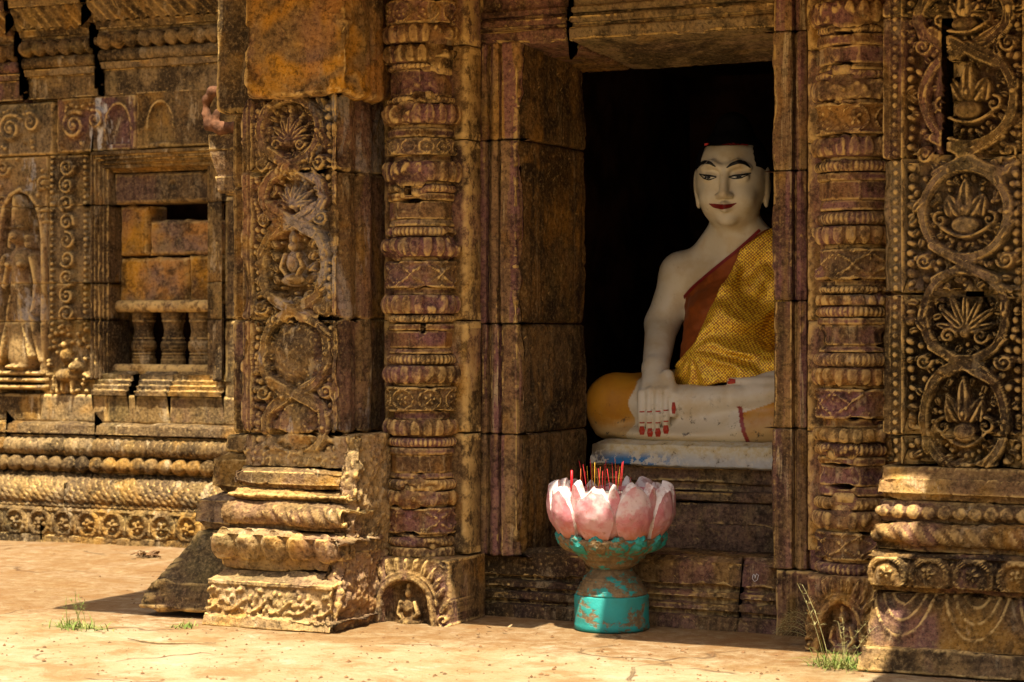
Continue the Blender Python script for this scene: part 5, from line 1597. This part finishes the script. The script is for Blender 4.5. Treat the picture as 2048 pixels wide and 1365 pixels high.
def statue():
    base = (-.04, 1.2, Zv(1365, 886, .72))
    t = thing('buddha_statue', 'white painted seated statue in golden brocade robe inside the dark doorway', 'statue', base)
    zs = base[2]
    V_ = Vol((-.80, .62, zs - .03), (.78, 1.56, 2.30), .006)
    cx = -.04
    Hc0 = P3(1463, 372, 1.17)
    hp0 = lambda a, b, c: Hc0 + np.array([a, b, c])
    # trunk, lap and legs
    V_.ell((cx, 1.27, 1.34), (.265, .165, .25), .05)
    V_.ell((cx, 1.25, 1.08), (.225, .165, .24), .08)
    for s in (-1, 1):
        V_.cone((cx + s * .10, 1.26, 1.50), (cx + s * .285, 1.26, 1.50), .115, .102, .08); V_.cone(hp0(0, .05, -.13), (cx + s * .22, 1.27, 1.515), .070, .080, .05)
        V_.cone((cx + s * .16, 1.28, .90), (cx + s * .50, .98, .885), .17, .145, .06)
    V_.ell((cx, 1.12, .85), (.42, .30, .15), .06)
    kn = P3(1232, 806, .95)
    V_.cone(kn, P3(1380, 806, .86), .128, .075, .05)
    V_.cone(P3(1380, 806, .86), P3(1470, 797, .84), .075, .058, .03)
    V_.cone(P3(1470, 797, .84), P3(1580, 782, .88), .058, .060, .03)
    V_.cone(P3(1330, 862, .86), P3(1480, 856, .84), .052, .062, .05)
    V_.cone(P3(1480, 856, .84), (cx + .56, .98, .86), .062, .13, .05)
    V_.ell((cx - .1, 1.0, zs + .03), (.50, .26, .06), .05)
    # arm that reaches down over the shin
    sh = np.array([cx - .292, 1.26, 1.495]); el = P3(1324, 648, 1.20); wr = P3(1311, 738, .945)
    V_.cone(sh, el, .096, .078, .05)
    V_.cone(el, wr, .078, .060, .03)
    kc = P3(1311, 792, .815)
    for (u, v) in ((1290, 788), (1308, 784), (1326, 784)):
        V_.cone(wr, P3(u, v, .815), .052, .030, .022)
    tips = []
    for (u0, v0, u1, v1, u2, v2, r) in ((1284, 788, 1283, 830, 1284, 864, .0185), (1300, 784, 1299, 832, 1300, 868, .0195), (1317, 784, 1316, 832, 1316, 868, .0195), (1333, 784, 1332, 828, 1332, 862, .0185)):
        a, b, c = P3(u0, v0, .798), P3(u1, v1, .772), P3(u2, v2, .775)
        V_.cone(a, b, r + .003, r, .008); V_.cone(b, c, r, r * .9, .004)
    V_.cone(P3(1335, 752, .86), P3(1347, 790, .80), .030, .021, .02)
    V_.cone(P3(1347, 790, .80), P3(1347, 828, .785), .021, .018, .006)
    # other arm and the hand lying in the lap
    sh2 = np.array([cx + .292, 1.26, 1.495]); el2 = np.array([cx + .42, 1.20, 1.22]); wr2 = P3(1600, 750, .95)
    V_.cone(sh2, el2, .096, .078, .05); V_.cone(el2, wr2, .078, .052, .03)
    V_.cone(wr2, P3(1510, 772, .87), .05, .045, .03)
    V_.cone(P3(1560, 765, .86), P3(1462, 764, .835), .026, .019, .008)
    for k in range(4):
        V_.cone(P3(1530, 782, .86 + k * .02), P3(1440 - 4 * k, 784 - k * 3, .86 + .045 * k), .024, .017, .006)
    # neck and head
    Hc = P3(1463, 372, 1.17); psi = math.radians(9); pit = math.radians(5)
    cz_, sz_ = math.cos(psi), math.sin(psi); cp_, sp_ = math.cos(pit), math.sin(pit)
    R = np.array([[cz_, -sz_, 0], [sz_, cz_, 0], [0, 0, 1.0]]) @ np.array([[1, 0, 0], [0, cp_, -sp_], [0, sp_, cp_]])
    def hp(x, y, z): return Hc + R @ np.array([x, y, z])
    V_.cone((cx, 1.27, 1.50), hp(0, .035, -.10), .122, .098, .045)
    V_.ell(hp(0, .03, .075), (.160, .185, .165), .03, R)
    V_.ell(hp(0, -.02, -.01), (.156, .145, .165), .05, R)
    V_.ell(hp(0, -.045, -.098), (.114, .104, .082), .045, R)
    V_.ell(hp(0, -.125, -.150), (.040, .03, .028), .03, R)
    for s in (-1, 1):
        V_.ell(hp(s * .07, -.115, -.055), (.052, .042, .05), .04, R)
        V_.ell(hp(s * .064, -.165, .058), (.045, .022, .026), .02, R, sub=True)
        V_.ell(hp(s * .064, -.136, .040), (.046, .026, .026), .010, R)
        V_.cone(hp(s * .022, -.163, .090), hp(s * .062, -.156, .106), .014, .015, .02)
        V_.cone(hp(s * .062, -.156, .106), hp(s * .108, -.128, .086), .015, .012, .02)
        V_.ell(hp(s * .024, -.176, -.042), (.018, .018, .014), .010, R)
        V_.ell(hp(s * .164, .02, .01), (.016, .042, .075), .010, R)
        V_.ell(hp(s * .158, .015, -.065), (.013, .022, .040), .010, R)
        V_.cone(hp(0, -.172, -.081), hp(s * .055, -.146, -.083), .012, .006, .008)
        V_.cone(hp(0, -.167, -.103), hp(s * .042, -.148, -.094), .014, .007, .008)
    V_.cone(hp(0, -.152, .085), hp(0, -.196, -.030), .013, .022, .018)
    V_.ell(hp(0, -.190, -.036), (.020, .020, .016), .012, R)
    V_.g[:, :, :5] = np.maximum(V_.g[:, :, :5], .002)
    Vm, Q = V_.mesh()
    # painted cloth over the knee and under the shin, with a dark red border line
    e1 = X(1268, .85)
    knee = (Vm[:, 0] < e1 + .012 * np.sin(Vm[:, 2] * 40)) & (Vm[:, 2] < 1.08) & (Vm[:, 2] > .74)
    lowx = X(1487, .82) + (.86 - Vm[:, 2]) * .28
    low = (Vm[:, 0] > lowx) & (Vm[:, 2] < Zv(1500, 822, .82) + (Vm[:, 0] - X(1500, .82)) * .35) & (Vm[:, 1] < 1.1)
    back = (Vm[:, 1] > 1.0) & (Vm[:, 2] < 1.02)
    cloth = (knee | low | back).astype(float)
    edge = ((np.abs(Vm[:, 0] - lowx) < .009) & (Vm[:, 2] < .90) & (Vm[:, 1] < 1.0)).astype(float)
    body = mesh_arrays('body', Vm, Q, M['statue'], t, attr={'cloth': cloth, 'edge': edge})
    # ---- robe: thick cloth over trunk and far shoulder, cut by the neckline
    RB = Vol((-.40, .78, .93), (.62, 1.50, 1.76), .0075)
    RB.ell((cx, 1.27, 1.34), (.265, .165, .25), .05)
    RB.ell((cx, 1.25, 1.08), (.225, .165, .24), .08)
    for s in (-1, 1): RB.cone((cx + s * .10, 1.26, 1.50), (cx + s * .285, 1.26, 1.50), .115, .102, .08); RB.cone(hp0(0, .05, -.13), (cx + s * .22, 1.27, 1.515), .070, .080, .05)
    RB.cone((cx, 1.27, 1.50), hp(0, .035, -.10), .122, .098, .045)
    RB.cone(sh2, el2, .10, .10, .06)
    RB.cone(P3(1455, 650, 1.15), P3(1450, 735, 1.10), .19, .20, .06)
    RB.ell((cx + .1, 1.05, 1.035), (.26, .16, .075), .06)
    G0 = RB.g.copy()
    sl_, (gx, gy, gz) = RB.win(RB.lo - 1, RB.lo + RB.h * RB.n + 1)
    def line(ua, va, ub, vb, y):      # signed side of a line drawn across the chest, constant in depth
        A, B = P3(ua, va, y), P3(ub, vb, y)
        dx, dz = B[0] - A[0], B[2] - A[2]; L = math.hypot(dx, dz)
        return ((gx - A[0]) * dz - (gz - A[2]) * dx) / L
    neck = line(1532, 448, 1352, 602, 1.12)
    left = line(1352, 590, 1358, 800, 1.10)
    fold = .006 * np.sin((gz * 1.3 + gx * 2.2) * 38) + .004 * np.sin((gz * 2.1 - gx) * 60)
    bot = Zv(1440, 765, 1.0) - gz + .020 * np.sin(gx * 22)
    RB.g = np.maximum(np.maximum(G0 - .010 + fold * .3, np.maximum(neck * np.ones_like(G0), bot * np.ones_like(G0))), -(G0 + .012)).astype(np.float32)
    Vr, Qr = RB.mesh()
    robe = mesh_arrays('robe', Vr, Qr, M['robe'], t)
    # gold sash laid over it
    s1 = line(1478, 512, 1416, 705, 1.10); s2 = line(1428, 668, 1338, 768, 1.05)
    cen = P3(1412, 705, 1.08)
    ang = np.arctan2(gz - cen[2], gx - cen[0])
    rr = np.sqrt((gx - cen[0]) ** 2 + (gz - cen[2]) ** 2)
    wob = fbm(gx * np.ones_like(G0), gy * np.ones_like(G0), gz * np.ones_like(G0), 7, 2, 3) - .5
    wr_ = np.sin(ang * 10 + rr * 12 + wob * 8) * .017 * np.clip(rr / .25, 0, 1) + .016 * wob * np.clip(rr / .1, 0, 1)
    top = line(1560, 585, 1470, 510, 1.10)
    hem = Zv(1440, 772, 1.0) - gz + .018 * np.sin(gx * 19 + 1)
    gold_edge = np.minimum(s1, s2)
    RB.g = np.maximum(np.maximum(G0 - .042 + wr_, np.maximum(gold_edge * np.ones_like(G0), hem * np.ones_like(G0))), -(G0 - .004)).astype(np.float32)
    RB.g = np.maximum(RB.g, neck * np.ones_like(G0) + .02).astype(np.float32)
    Vg, Qg = RB.mesh()
    sash = mesh_arrays('sash', Vg, Qg, M['brocade'], t)
    RB.g = G0 - .012
    strip_on(RB, 'trim', robe, M['maroon'], [(1520, 460), (1476, 500), (1420, 545), (1384, 576), (1362, 602)], 3.0, out=.003)
    # ---- hair, drawn as a cap with a red edge
    HV = Vol(hp(0, 0, 0) - .34, hp(0, 0, 0) + np.array([.34, .34, .48]), .0055)
    HV.ell(hp(0, .035, .085), (.168, .196, .182), .02, R)
    HV.ell(hp(0, .06, .255), (.085, .09, .085), .04, R)
    sl2, (hx, hy, hz) = HV.win(HV.lo - 1, HV.lo + HV.h * HV.n + 1)
    q = [R[0][i] * (hx - Hc[0]) + R[1][i] * (hy - Hc[1]) + R[2][i] * (hz - Hc[2]) for i in range(3)]
    lineh = .186 - np.clip(np.abs(q[0]) - .112, 0, .05) * 5.5 - np.clip(q[1], 0, .1) * 2.0
    HV.g = np.maximum(HV.g, (lineh - q[2])).astype(np.float32)
    Vh, Qh = HV.mesh()
    hair = mesh_arrays('hair', Vh, Qh, M['hair'], t)
    strip_on(V_, 'hair_band', hair, M['hair_band'], [(1409, 289.5), (1418, 288.5), (1440, 287.5), (1470, 287.5), (1486, 288.5), (1496, 290)], 2.0, out=.024)
    # ---- painted face
    for nm, uv, wp in (('eyebrow', [(1396, 334), (1402, 327), (1410, 324.5), (1420, 326), (1431, 334)], [1.4, 3.2, 3.9, 3.3, 1.1]),
                       ('eyebrow', [(1453, 336), (1463, 329), (1478, 323.5), (1490, 326), (1501, 336)], [1.1, 3.2, 4.0, 3.3, 1.3])):
        strip_on(V_, nm, body, M['line'], uv, wp, out=.0045)
    for uv, lo_, iris in (([(1398, 348), (1408, 351), (1420, 352), (1433, 354)], [(1398, 348), (1407, 357), (1418, 360.5), (1433, 355)], 1415),
                          ([(1457, 354.5), (1468, 351.5), (1482, 350.5), (1502, 346.5)], [(1457, 354.5), (1468, 358), (1482, 356.5), (1502, 347)], 1477)):
        up = np.array(uv); lw = np.array(lo_)
        s = np.linspace(0, 1, 18)
        sx = np.linspace(0, 1, len(up))
        U = np.stack([np.interp(s, sx, up[:, 0]), np.interp(s, sx, up[:, 1])], 1); Lw = np.stack([np.interp(s, sx, lw[:, 0]), np.interp(s, sx, lw[:, 1])], 1)
        rows = [V_.hit(*(U + (Lw - U) * k).T, .0010) for k in np.linspace(0, 1, 5)]
        eye = sheet('eye', np.stack(rows), M['eye'], body)
        strip_on(V_, 'eyelid_line', body, M['line'], uv, [.8, 2.0, 2.1, 1.0], out=.0026)
        strip_on(V_, 'eyelid_line', body, M['line'], lo_, [.7, 1.4, 1.4, .7], out=.0026)
        mid = (np.interp(iris, up[:, 0], up[:, 1]) + np.interp(iris, lw[:, 0], lw[:, 1])) / 2
        strip_on(V_, 'iris', eye, M['line'], [(iris - 6, mid), (iris, mid), (iris + 6, mid)], [1.6, 3.4, 1.6], n=9, out=.0022)
    strip_on(V_, 'lips', body, M['lips'], [(1418, 408), (1428, 412), (1444, 414.5), (1460, 412.5), (1473, 406.5)], [.8, 4.2, 5.2, 4.0, .7], out=.002)
    # ---- painted nails and knuckle lines
    for (u, v) in ((1284, 862), (1300, 866), (1316, 866), (1332, 860)):
        strip_on(V_, 'nail', body, M['nail'], [(u - .5, v - 9), (u, v), (u, v + 8)], [4.0, 6.2, 4.0], n=10, out=.002)
    for (u, v) in ((1284, 824), (1299, 824), (1316, 823), (1332, 821), (1284, 846), (1299, 846), (1316, 846), (1332, 843)):
        strip_on(V_, 'knuckle_line', body, M['nail'], [(u - 5, v), (u, v + .4), (u + 5, v - .4)], 1.3, n=6, out=.002)
    strip_on(V_, 'nail', body, M['nail'], [(1347, 805), (1347.5, 817), (1347, 828)], [2.5, 4.5, 2.8], n=10, out=.002)
    strip_on(V_, 'nail', body, M['nail'], [(1446, 762), (1459, 763), (1471, 763)], [3.5, 5.8, 4.2], n=10, out=.002)
    return t
statue()

def broken_carving():
    yk = YP + .30
    lo, hi = P3(404, 275, yk) - .1, P3(480, 165, yk) + .1
    v = Vol(lo, hi, .005)
    pts = [(474, 254, .026), (440, 258, .026), (420, 252, .024), (412, 228, .015), (414, 200, .017), (424, 184, .020), (438, 182, .018), (446, 192, .014)]
    for p, q in zip(pts[:-1], pts[1:]):
        v.cone(P3(p[0], p[1], yk), P3(q[0], q[1], yk), p[2], q[2], .02)
    v.cone(P3(430, 250, yk), P3(434, 222, yk), .020, .011, .01)
    sl_, (x, y, z) = v.win(lo - 1, hi + 1)
    x, y, z = np.broadcast_arrays(x, y, z)
    v.g += (.018 * (fbm(x, y, z, 26, 3, 4) - .5)).astype(np.float32)
    Vv, Q = v.mesh()
    o = mesh_arrays('broken_carving', Vv, Q, M['terra'], LEFT_PILASTER)
    o['label'] = 'broken reddish curl of carving jutting out below the capital block'
broken_carving()

# ------------------------------------------------------------------ lotus urn with incense
def urn():
    yc = .015
    xc = X(1223, yc)
    t = thing('lotus_urn', 'pink lotus-shaped incense urn on a worn teal foot before the doorway', 'urn', (xc, yc, 0))
    lathe('foot', t, M['teal'], (xc, yc), [(.0, -.004), (.150, -.004), (.158, .004), (.156, .022), (.154, .03), (.155, .135), (.150, .142), (.0, .143)], 72, .0025, sd=3)
    st = [(.0, .142), (.148, .142)]
    for k in range(6):
        r = .150 - .007 * k; z = .143 + .0125 * k
        st += [(r, z + .002), (r, z + .009), (r - .007, z + .0115)]
    st += [(.104, .222), (.090, .236), (.086, .250), (.0, .251)]
    lathe('stepped_stem', t, M['teal_worn'], (xc, yc), st, 72, .003, sd=5)
    lathe('cup', t, M['teal_worn'], (xc, yc), [(.084, .248), (.092, .256), (.112, .268), (.114, .276), (.125, .288), (.14, .294), (.142, .302), (.165, .318), (.200, .345), (.225, .372), (.215, .382), (.0, .384)], 72, .003, sd=7)
    def petal(name, a0, wid, z0, z1, r_in, r_mid, r_top, bulge, thick, mat, rim, tip=3.0, seed=0):
        rg = random.Random(seed)
        n, m = 25, 26
        s = np.linspace(-1, 1, n)[None]; q = np.linspace(0, 1, m)[:, None]
        w_ = wid * (.62 + .38 * np.sin(np.clip(q / .55, 0, 1) * math.pi / 2)) * np.maximum(1 - q ** tip, 0) ** .62
        w_ = np.maximum(w_, wid * .05)
        R_ = r_in + (r_mid - r_in) * np.sin(np.clip(q / .6, 0, 1) * math.pi / 2) + (r_top - r_mid) * np.clip((q - .5) / .5, 0, 1) ** 1.5
        R_ = R_ + bulge * (1 - s ** 2) * np.sin(np.clip(q * 1.05, 0, 1) * math.pi) ** .6
        A = a0 + s * w_
        zz = z0 + (z1 - z0) * q + 0 * s + .020 * (fbm(A * 9, q * 5, 0, 1.5, 3, seed) - .5) * 2 * q
        R_ = R_ + .005 * (fbm(A * 9, q * 6 + 0 * s, 1, 1.4, 4, seed + 3) - .5) * 2
        def pt(rr, zv_): return np.stack([xc + rr * np.sin(A), yc - rr * np.cos(A), zv_ + 0 * A], -1)
        Po = pt(R_, zz); Pi = pt(R_ - thick * (.6 + .4 * q), zz + .016 * np.clip((q - .35) / .4, 0, 1))
        # bend: the inner face leans in a little at the edge, leaving a broad pale rim
        loop = lambda P: np.concatenate([P[:, 0], P[-1, 1:-1], P[::-1, -1]])
        o = sheet(name, Po[:, ::-1], mat, t)
        lo_, li = loop(Po), loop(Pi)
        sheet('petal_rim', np.stack([lo_, lo_ * .5 + li * .5 + np.array([0, 0, .004]), li]), rim, o)
        sheet('petal_lining', Pi, rim, o)
        return o
    N = 9
    for k in range(N):
        a = math.radians(-3 + 40 * k)
        petal('petal', a + math.radians(9), .355, .375, .588 + .014 * math.sin(k * 2.1), .205, .258, .262, .014, .040, M['petal'], M['rim'], tip=3.0, seed=k)
    for k in range(N):
        a = math.radians(-3 + 40 * k + 29)
        petal('inner_petal', a, .165, .40, .594 + .012 * math.sin(k * 3.3), .200, .240, .252, .006, .040, M['petal'], M['rim'], tip=2.4, seed=40 + k)
    for k in range(14):
        a = 2 * math.pi * k / 14 + .1
        petal('sepal', a, .215, .316, .388, .165, .215, .236, .012, .014, M['teal'] if k % 3 else M['teal_worn'], M['teal'], tip=2.4, seed=80 + k)
    lathe('bowl', t, M['petal'], (xc, yc), [(.12, .37), (.195, .385), (.222, .43), (.228, .56), (.205, .575), (.200, .53), (.0, .528)], 72, .003, sd=9)
    lathe('ash', t, M['ash'], (xc, yc), [(.202, .536), (.202, .556), (.16, .560), (.11, .564), (.06, .566), (.0, .567)], 64, .004, sd=11)
    # incense
    rg = random.Random(6)
    spots = [(1163, 929, 'stick_red'), (1166, 945, 'stick_org'), (1170, 936, 'stick_red'), (1177, 940, 'stick_yel'), (1183, 927, 'stick_red'), (1186, 934, 'stick_yel'), (1189, 940, 'stick_red'), (1193, 942, 'stick_yel'), (1197, 944, 'stick_red'),
             (1201, 941, 'stick_org'), (1208, 936, 'stick_red'), (1211, 928, 'stick_red'), (1213, 945, 'stick_red'), (1222, 932, 'stick_red'), (1227, 925, 'stick_org'), (1229, 950, 'stick_red'), (1233, 937, 'stick_red'), (1236, 940, 'stick_yel'), (1240, 932, 'stick_red'), (1242, 930, 'stick_red'), (1256, 962, 'stick_red'), (1205, 950, 'stick_red'), (1174, 950, 'stick_red'), (1191, 932, 'stick_yel')]
    names = {'stick_red': 'red', 'stick_org': 'orange', 'stick_yel': 'yellow'}
    for (u, v, c) in spots:
        y = yc + rg.uniform(-.10, .10)
        top = P3(u + (u - 1203) * .12, v - 7, y)
        b = np.array([top[0] + rg.uniform(-.016, .016) - (top[0] - xc) * .1, y + rg.uniform(-.01, .01), .545])
        o = tube('incense_stick', None, M[c], [b, (b + top) / 2, top], .0012, 6)
        tag(o, 'thin %s incense stick standing in the ash of the lotus urn' % names[c], 'incense stick', '%s incense sticks in the urn' % names[c])
    y = yc - .13
    a, b = P3(1143, 976, y), P3(1143.5, 941, y)
    a[2] = .55
    a = np.array([a[0], y, .55])
    cd = thing('candle', 'short red wax candle standing in the lotus urn beside the incense', 'candle', tuple(a))
    tube('wax', cd, M['candle'], [a, (a + b) / 2, b], [.0056, .0054, .0050], 10)
    tube('wick', cd, M['line'], [b, b + np.array([.0005, 0, .006])], .0009, 5)
urn()

# ------------------------------------------------------------------ plants and litter
def gpt(u, v):
    t = CH * FPX / (v - V0); a = (u - 1024) / FPX
    x = CX + t * (-SN + a * CS); y = -CY + t * (CS + a * SN)
    return x, y, float(ground_h(np.array(x), np.array(y)))

def blade(p0, d, ln, w_, droop, n=7):
    t = np.linspace(0, 1, n)
    hx, hy, hz = d
    P = np.stack([p0[0] + hx * ln * t, p0[1] + hy * ln * t, p0[2] + hz * ln * t - droop * ln * t ** 2.2], 1)
    side = np.cross(np.array([hx, hy, hz]), [0, 0, 1.0]); side = side / (np.linalg.norm(side) + 1e-9)
    if np.linalg.norm(side) < .5: side = np.array([1.0, 0, 0])
    ww = w_ * (1 - t ** 1.6)[:, None] + .0002
    up = np.array([0, 0, .25]) * ww
    V = np.stack([P - side * ww, P + up, P + side * ww], 1).reshape(-1, 3)
    return V, grid_quads(n, 3)

def tuft(u, v, label, nb, hmin, hmax, spread, seed, mat, seedheads=0, cat='grass', name='grass_tuft', lean=(0, 0), matb=None):
    x, y, z = gpt(u, v)
    t = thing(name, label, cat, (x, y, z), 'grass tufts growing from the paving')
    rg = random.Random(seed)
    VV, QQ, off = [], [], 0
    for k in range(nb):
        a = rg.uniform(0, 2 * math.pi); e = rg.uniform(.25, 1.4)
        d = (math.cos(a) * math.cos(e) + lean[0], math.sin(a) * math.cos(e) + lean[1], math.sin(e))
        p0 = (x + rg.gauss(0, spread), y + rg.gauss(0, spread * .6), z - .006)
        V, Q = blade(p0, d, rg.uniform(hmin, hmax), rg.uniform(.0016, .0030), rg.uniform(.2, .75))
        VV.append(V); QQ.append(Q + off); off += len(V)
    mesh_arrays('blades', np.concatenate(VV), np.concatenate(QQ), mat, t)
    for k in range(seedheads):
        a = rg.uniform(-.9, .9)
        d = np.array([math.sin(a) * .55 + lean[0] * 1.5, rg.uniform(-.2, .2), 1.0]); d /= np.linalg.norm(d)
        L = hmax * rg.uniform(1.2, 1.7)
        base = np.array([x + rg.gauss(0, spread * .5), y, z])
        pts = [base + d * L * q + np.array([d[0] * .4 * q * q * L, 0, -.15 * q * q * L]) for q in np.linspace(0, 1, 8)]
        st = tube('stalk', t, matb or mat, pts, np.linspace(.0014, .0006, 8), 5)
        VV, QQ, off = [], [], 0
        for j in range(16):
            q = .45 + .55 * j / 15
            pp = pts[min(int(q * 7), 7)]
            nd = np.array([rg.uniform(-1, 1), rg.uniform(-.6, .6), rg.uniform(.1, .8)]); nd /= np.linalg.norm(nd)
            V, Q = blade(pp, nd, .03 * (1.3 - q * .6), .0011, .3, 4)
            VV.append(V); QQ.append(Q + off); off += len(V)
        mesh_arrays('seed_head', np.concatenate(VV), np.concatenate(QQ), matb or mat, st)
    return t
tuft(152, 1255, 'small green grass tuft with seed stalks on the sunlit paving left of the pilaster', 240, .03, .11, .065, 1, M['blade'], 5)
tuft(372, 1250, 'tiny grass tuft at the foot of the dark corner plinth', 80, .02, .07, .030, 2, M['blade'], 0)
tuft(1690, 1332, 'bright green grass tuft at the foot of the dark carved pilaster', 360, .04, .14, .060, 3, M['blade'], 4, matb=M['blade_dry'])
tuft(1655, 1322, 'thin green stems leaning across the small niche of the right colonette', 24, .08, .22, .03, 5, M['blade'], 2, lean=(-.06, 0), matb=M['blade_dry'])

def frond(u, v, label, seed):
    x, y, z = gpt(u, v)
    t = thing('dry_grass', label, 'dry grass', (x, y, z))
    rg = random.Random(seed)
    for k in range(5):
        tipu = X(1540 + 14 * k, y) ; base = np.array([x, y, z])
        e = np.array([X(1545 + 6 * k, y - .05), y - .05, Zv(1560, 1268 - 8 * k, y - .05)])
        ctrl = np.array([(x + e[0]) / 2, y - .02, max(e[2], .04) + .035 + .012 * k])
        pts = [(1 - q) ** 2 * base + 2 * q * (1 - q) * ctrl + q * q * e for q in np.linspace(0, 1, 14)]
        st = tube('stalk', t, M['blade_dry'], pts, np.linspace(.0016, .0007, 14), 5)
        VV, QQ, off = [], [], 0
        for j in range(34):
            q = .35 + .65 * j / 33
            i = min(int(q * 13), 12); pp = pts[i]
            tg = pts[min(i + 1, 13)] - pts[max(i - 1, 0)]; tg /= np.linalg.norm(tg)
            sd_ = np.array([0, 0, 1.0]) * (1 if j % 2 else -1)
            nd = tg * .8 + sd_ * .7 + np.array([0, rg.uniform(-.3, .3), 0]); nd /= np.linalg.norm(nd)
            V, Q = blade(pp, nd, .050 * (1.15 - q * .7), .0013, .25, 4)
            VV.append(V); QQ.append(Q + off); off += len(V)
        mesh_arrays('seed_head', np.concatenate(VV), np.concatenate(QQ), M['blade_dry'], st)
    return t
frond(1640, 1290, 'pale feathery dry grass leaning from the niche base over the door sill', 4)

# fallen stick, dry clump and litter
p = [gpt(u, v) for u, v in ((256, 1276), (285, 1283), (320, 1287), (350, 1288), (385, 1287), (432, 1285))]
o = tube('fallen_stick', None, M['twig'], [(a, b, c + .006) for a, b, c in p], [.002, .0035, .004, .004, .003, .002], 7)
tag(o, 'thin curved dry stick lying on the sunlit paving', 'stick')

def clump(u, v, label, n, sp, size, seed):
    x, y, z = gpt(u, v)
    t = thing('dry_clump', label, 'dry leaves', (x, y, z))
    rg = random.Random(seed)
    for k in range(n):
        c = np.array([x + rg.gauss(0, sp), y + rg.gauss(0, sp * .6), z + rg.uniform(.004, .022)])
        L = size * rg.uniform(.6, 1.3); a = rg.uniform(0, 6.28); tilt = rg.uniform(-.6, .6)
        q = np.linspace(-1, 1, 7)
        d = np.array([math.cos(a), math.sin(a), tilt]); sd_ = np.array([-math.sin(a), math.cos(a), rg.uniform(-.5, .5)])
        wv = L * .38 * (1 - q * q)
        rows = [c + d * q[:, None] * L + sd_ * (wv * k_)[:, None] + np.array([0, 0, 1.0]) * (abs(k_) * wv * .7 + .004 * q * q)[:, None] for k_ in (-1, -.5, 0, .5, 1)]
        sheet('leaf', np.stack(rows), M['leafdry'] if k % 3 else M['twig'], t)
    return t
clump(292, 1116, 'brown clump of dry leaves on the paving before the rosette frieze', 26, .045, .028, 2)
clump(1000, 1262, 'few dry leaves on the ground by the door sill', 6, .10, .012, 3)

def litter():
    rg = random.Random(12)
    VV, TT, off = [], [], 0
    for k in range(900):
        u = rg.uniform(-40, 1760); v = rg.choice((rg.uniform(1240, 1365), rg.uniform(1100, 1365)))
        x, y, z = gpt(u, v)
        if y > -.32 and -2.4 < x < 3: continue
        s = rg.choice((.003, .003, .004, .005, .008)) * rg.uniform(.7, 1.4)
        V = np.array([(1, 0, 0), (-1, .2, 0), (0, 1, 0), (.1, -1, 0), (0, 0, .9), (0, 0, -.4)]) * s * np.array([rg.uniform(.6, 1.5), rg.uniform(.6, 1.3), rg.uniform(.5, .9)])
        a = rg.uniform(0, 6.28); c, q = math.cos(a), math.sin(a)
        V = V @ np.array([[c, -q, 0], [q, c, 0], [0, 0, 1]]) + np.array([x, y, z + s * .2])
        T = np.array([(0, 2, 4), (2, 1, 4), (1, 3, 4), (3, 0, 4), (2, 0, 5), (1, 2, 5), (3, 1, 5), (0, 3, 5)])
        VV.append(V); TT.append(T + off); off += 6
    o = mesh_arrays('litter', np.concatenate(VV), None, M['leafdry'], None, smooth=False, T=np.concatenate(TT))
    o["label"] = 'scattered crumbs of stone and dry leaf litter on the paving'; o["category"] = 'litter'; o["kind"] = 'stuff'
litter()
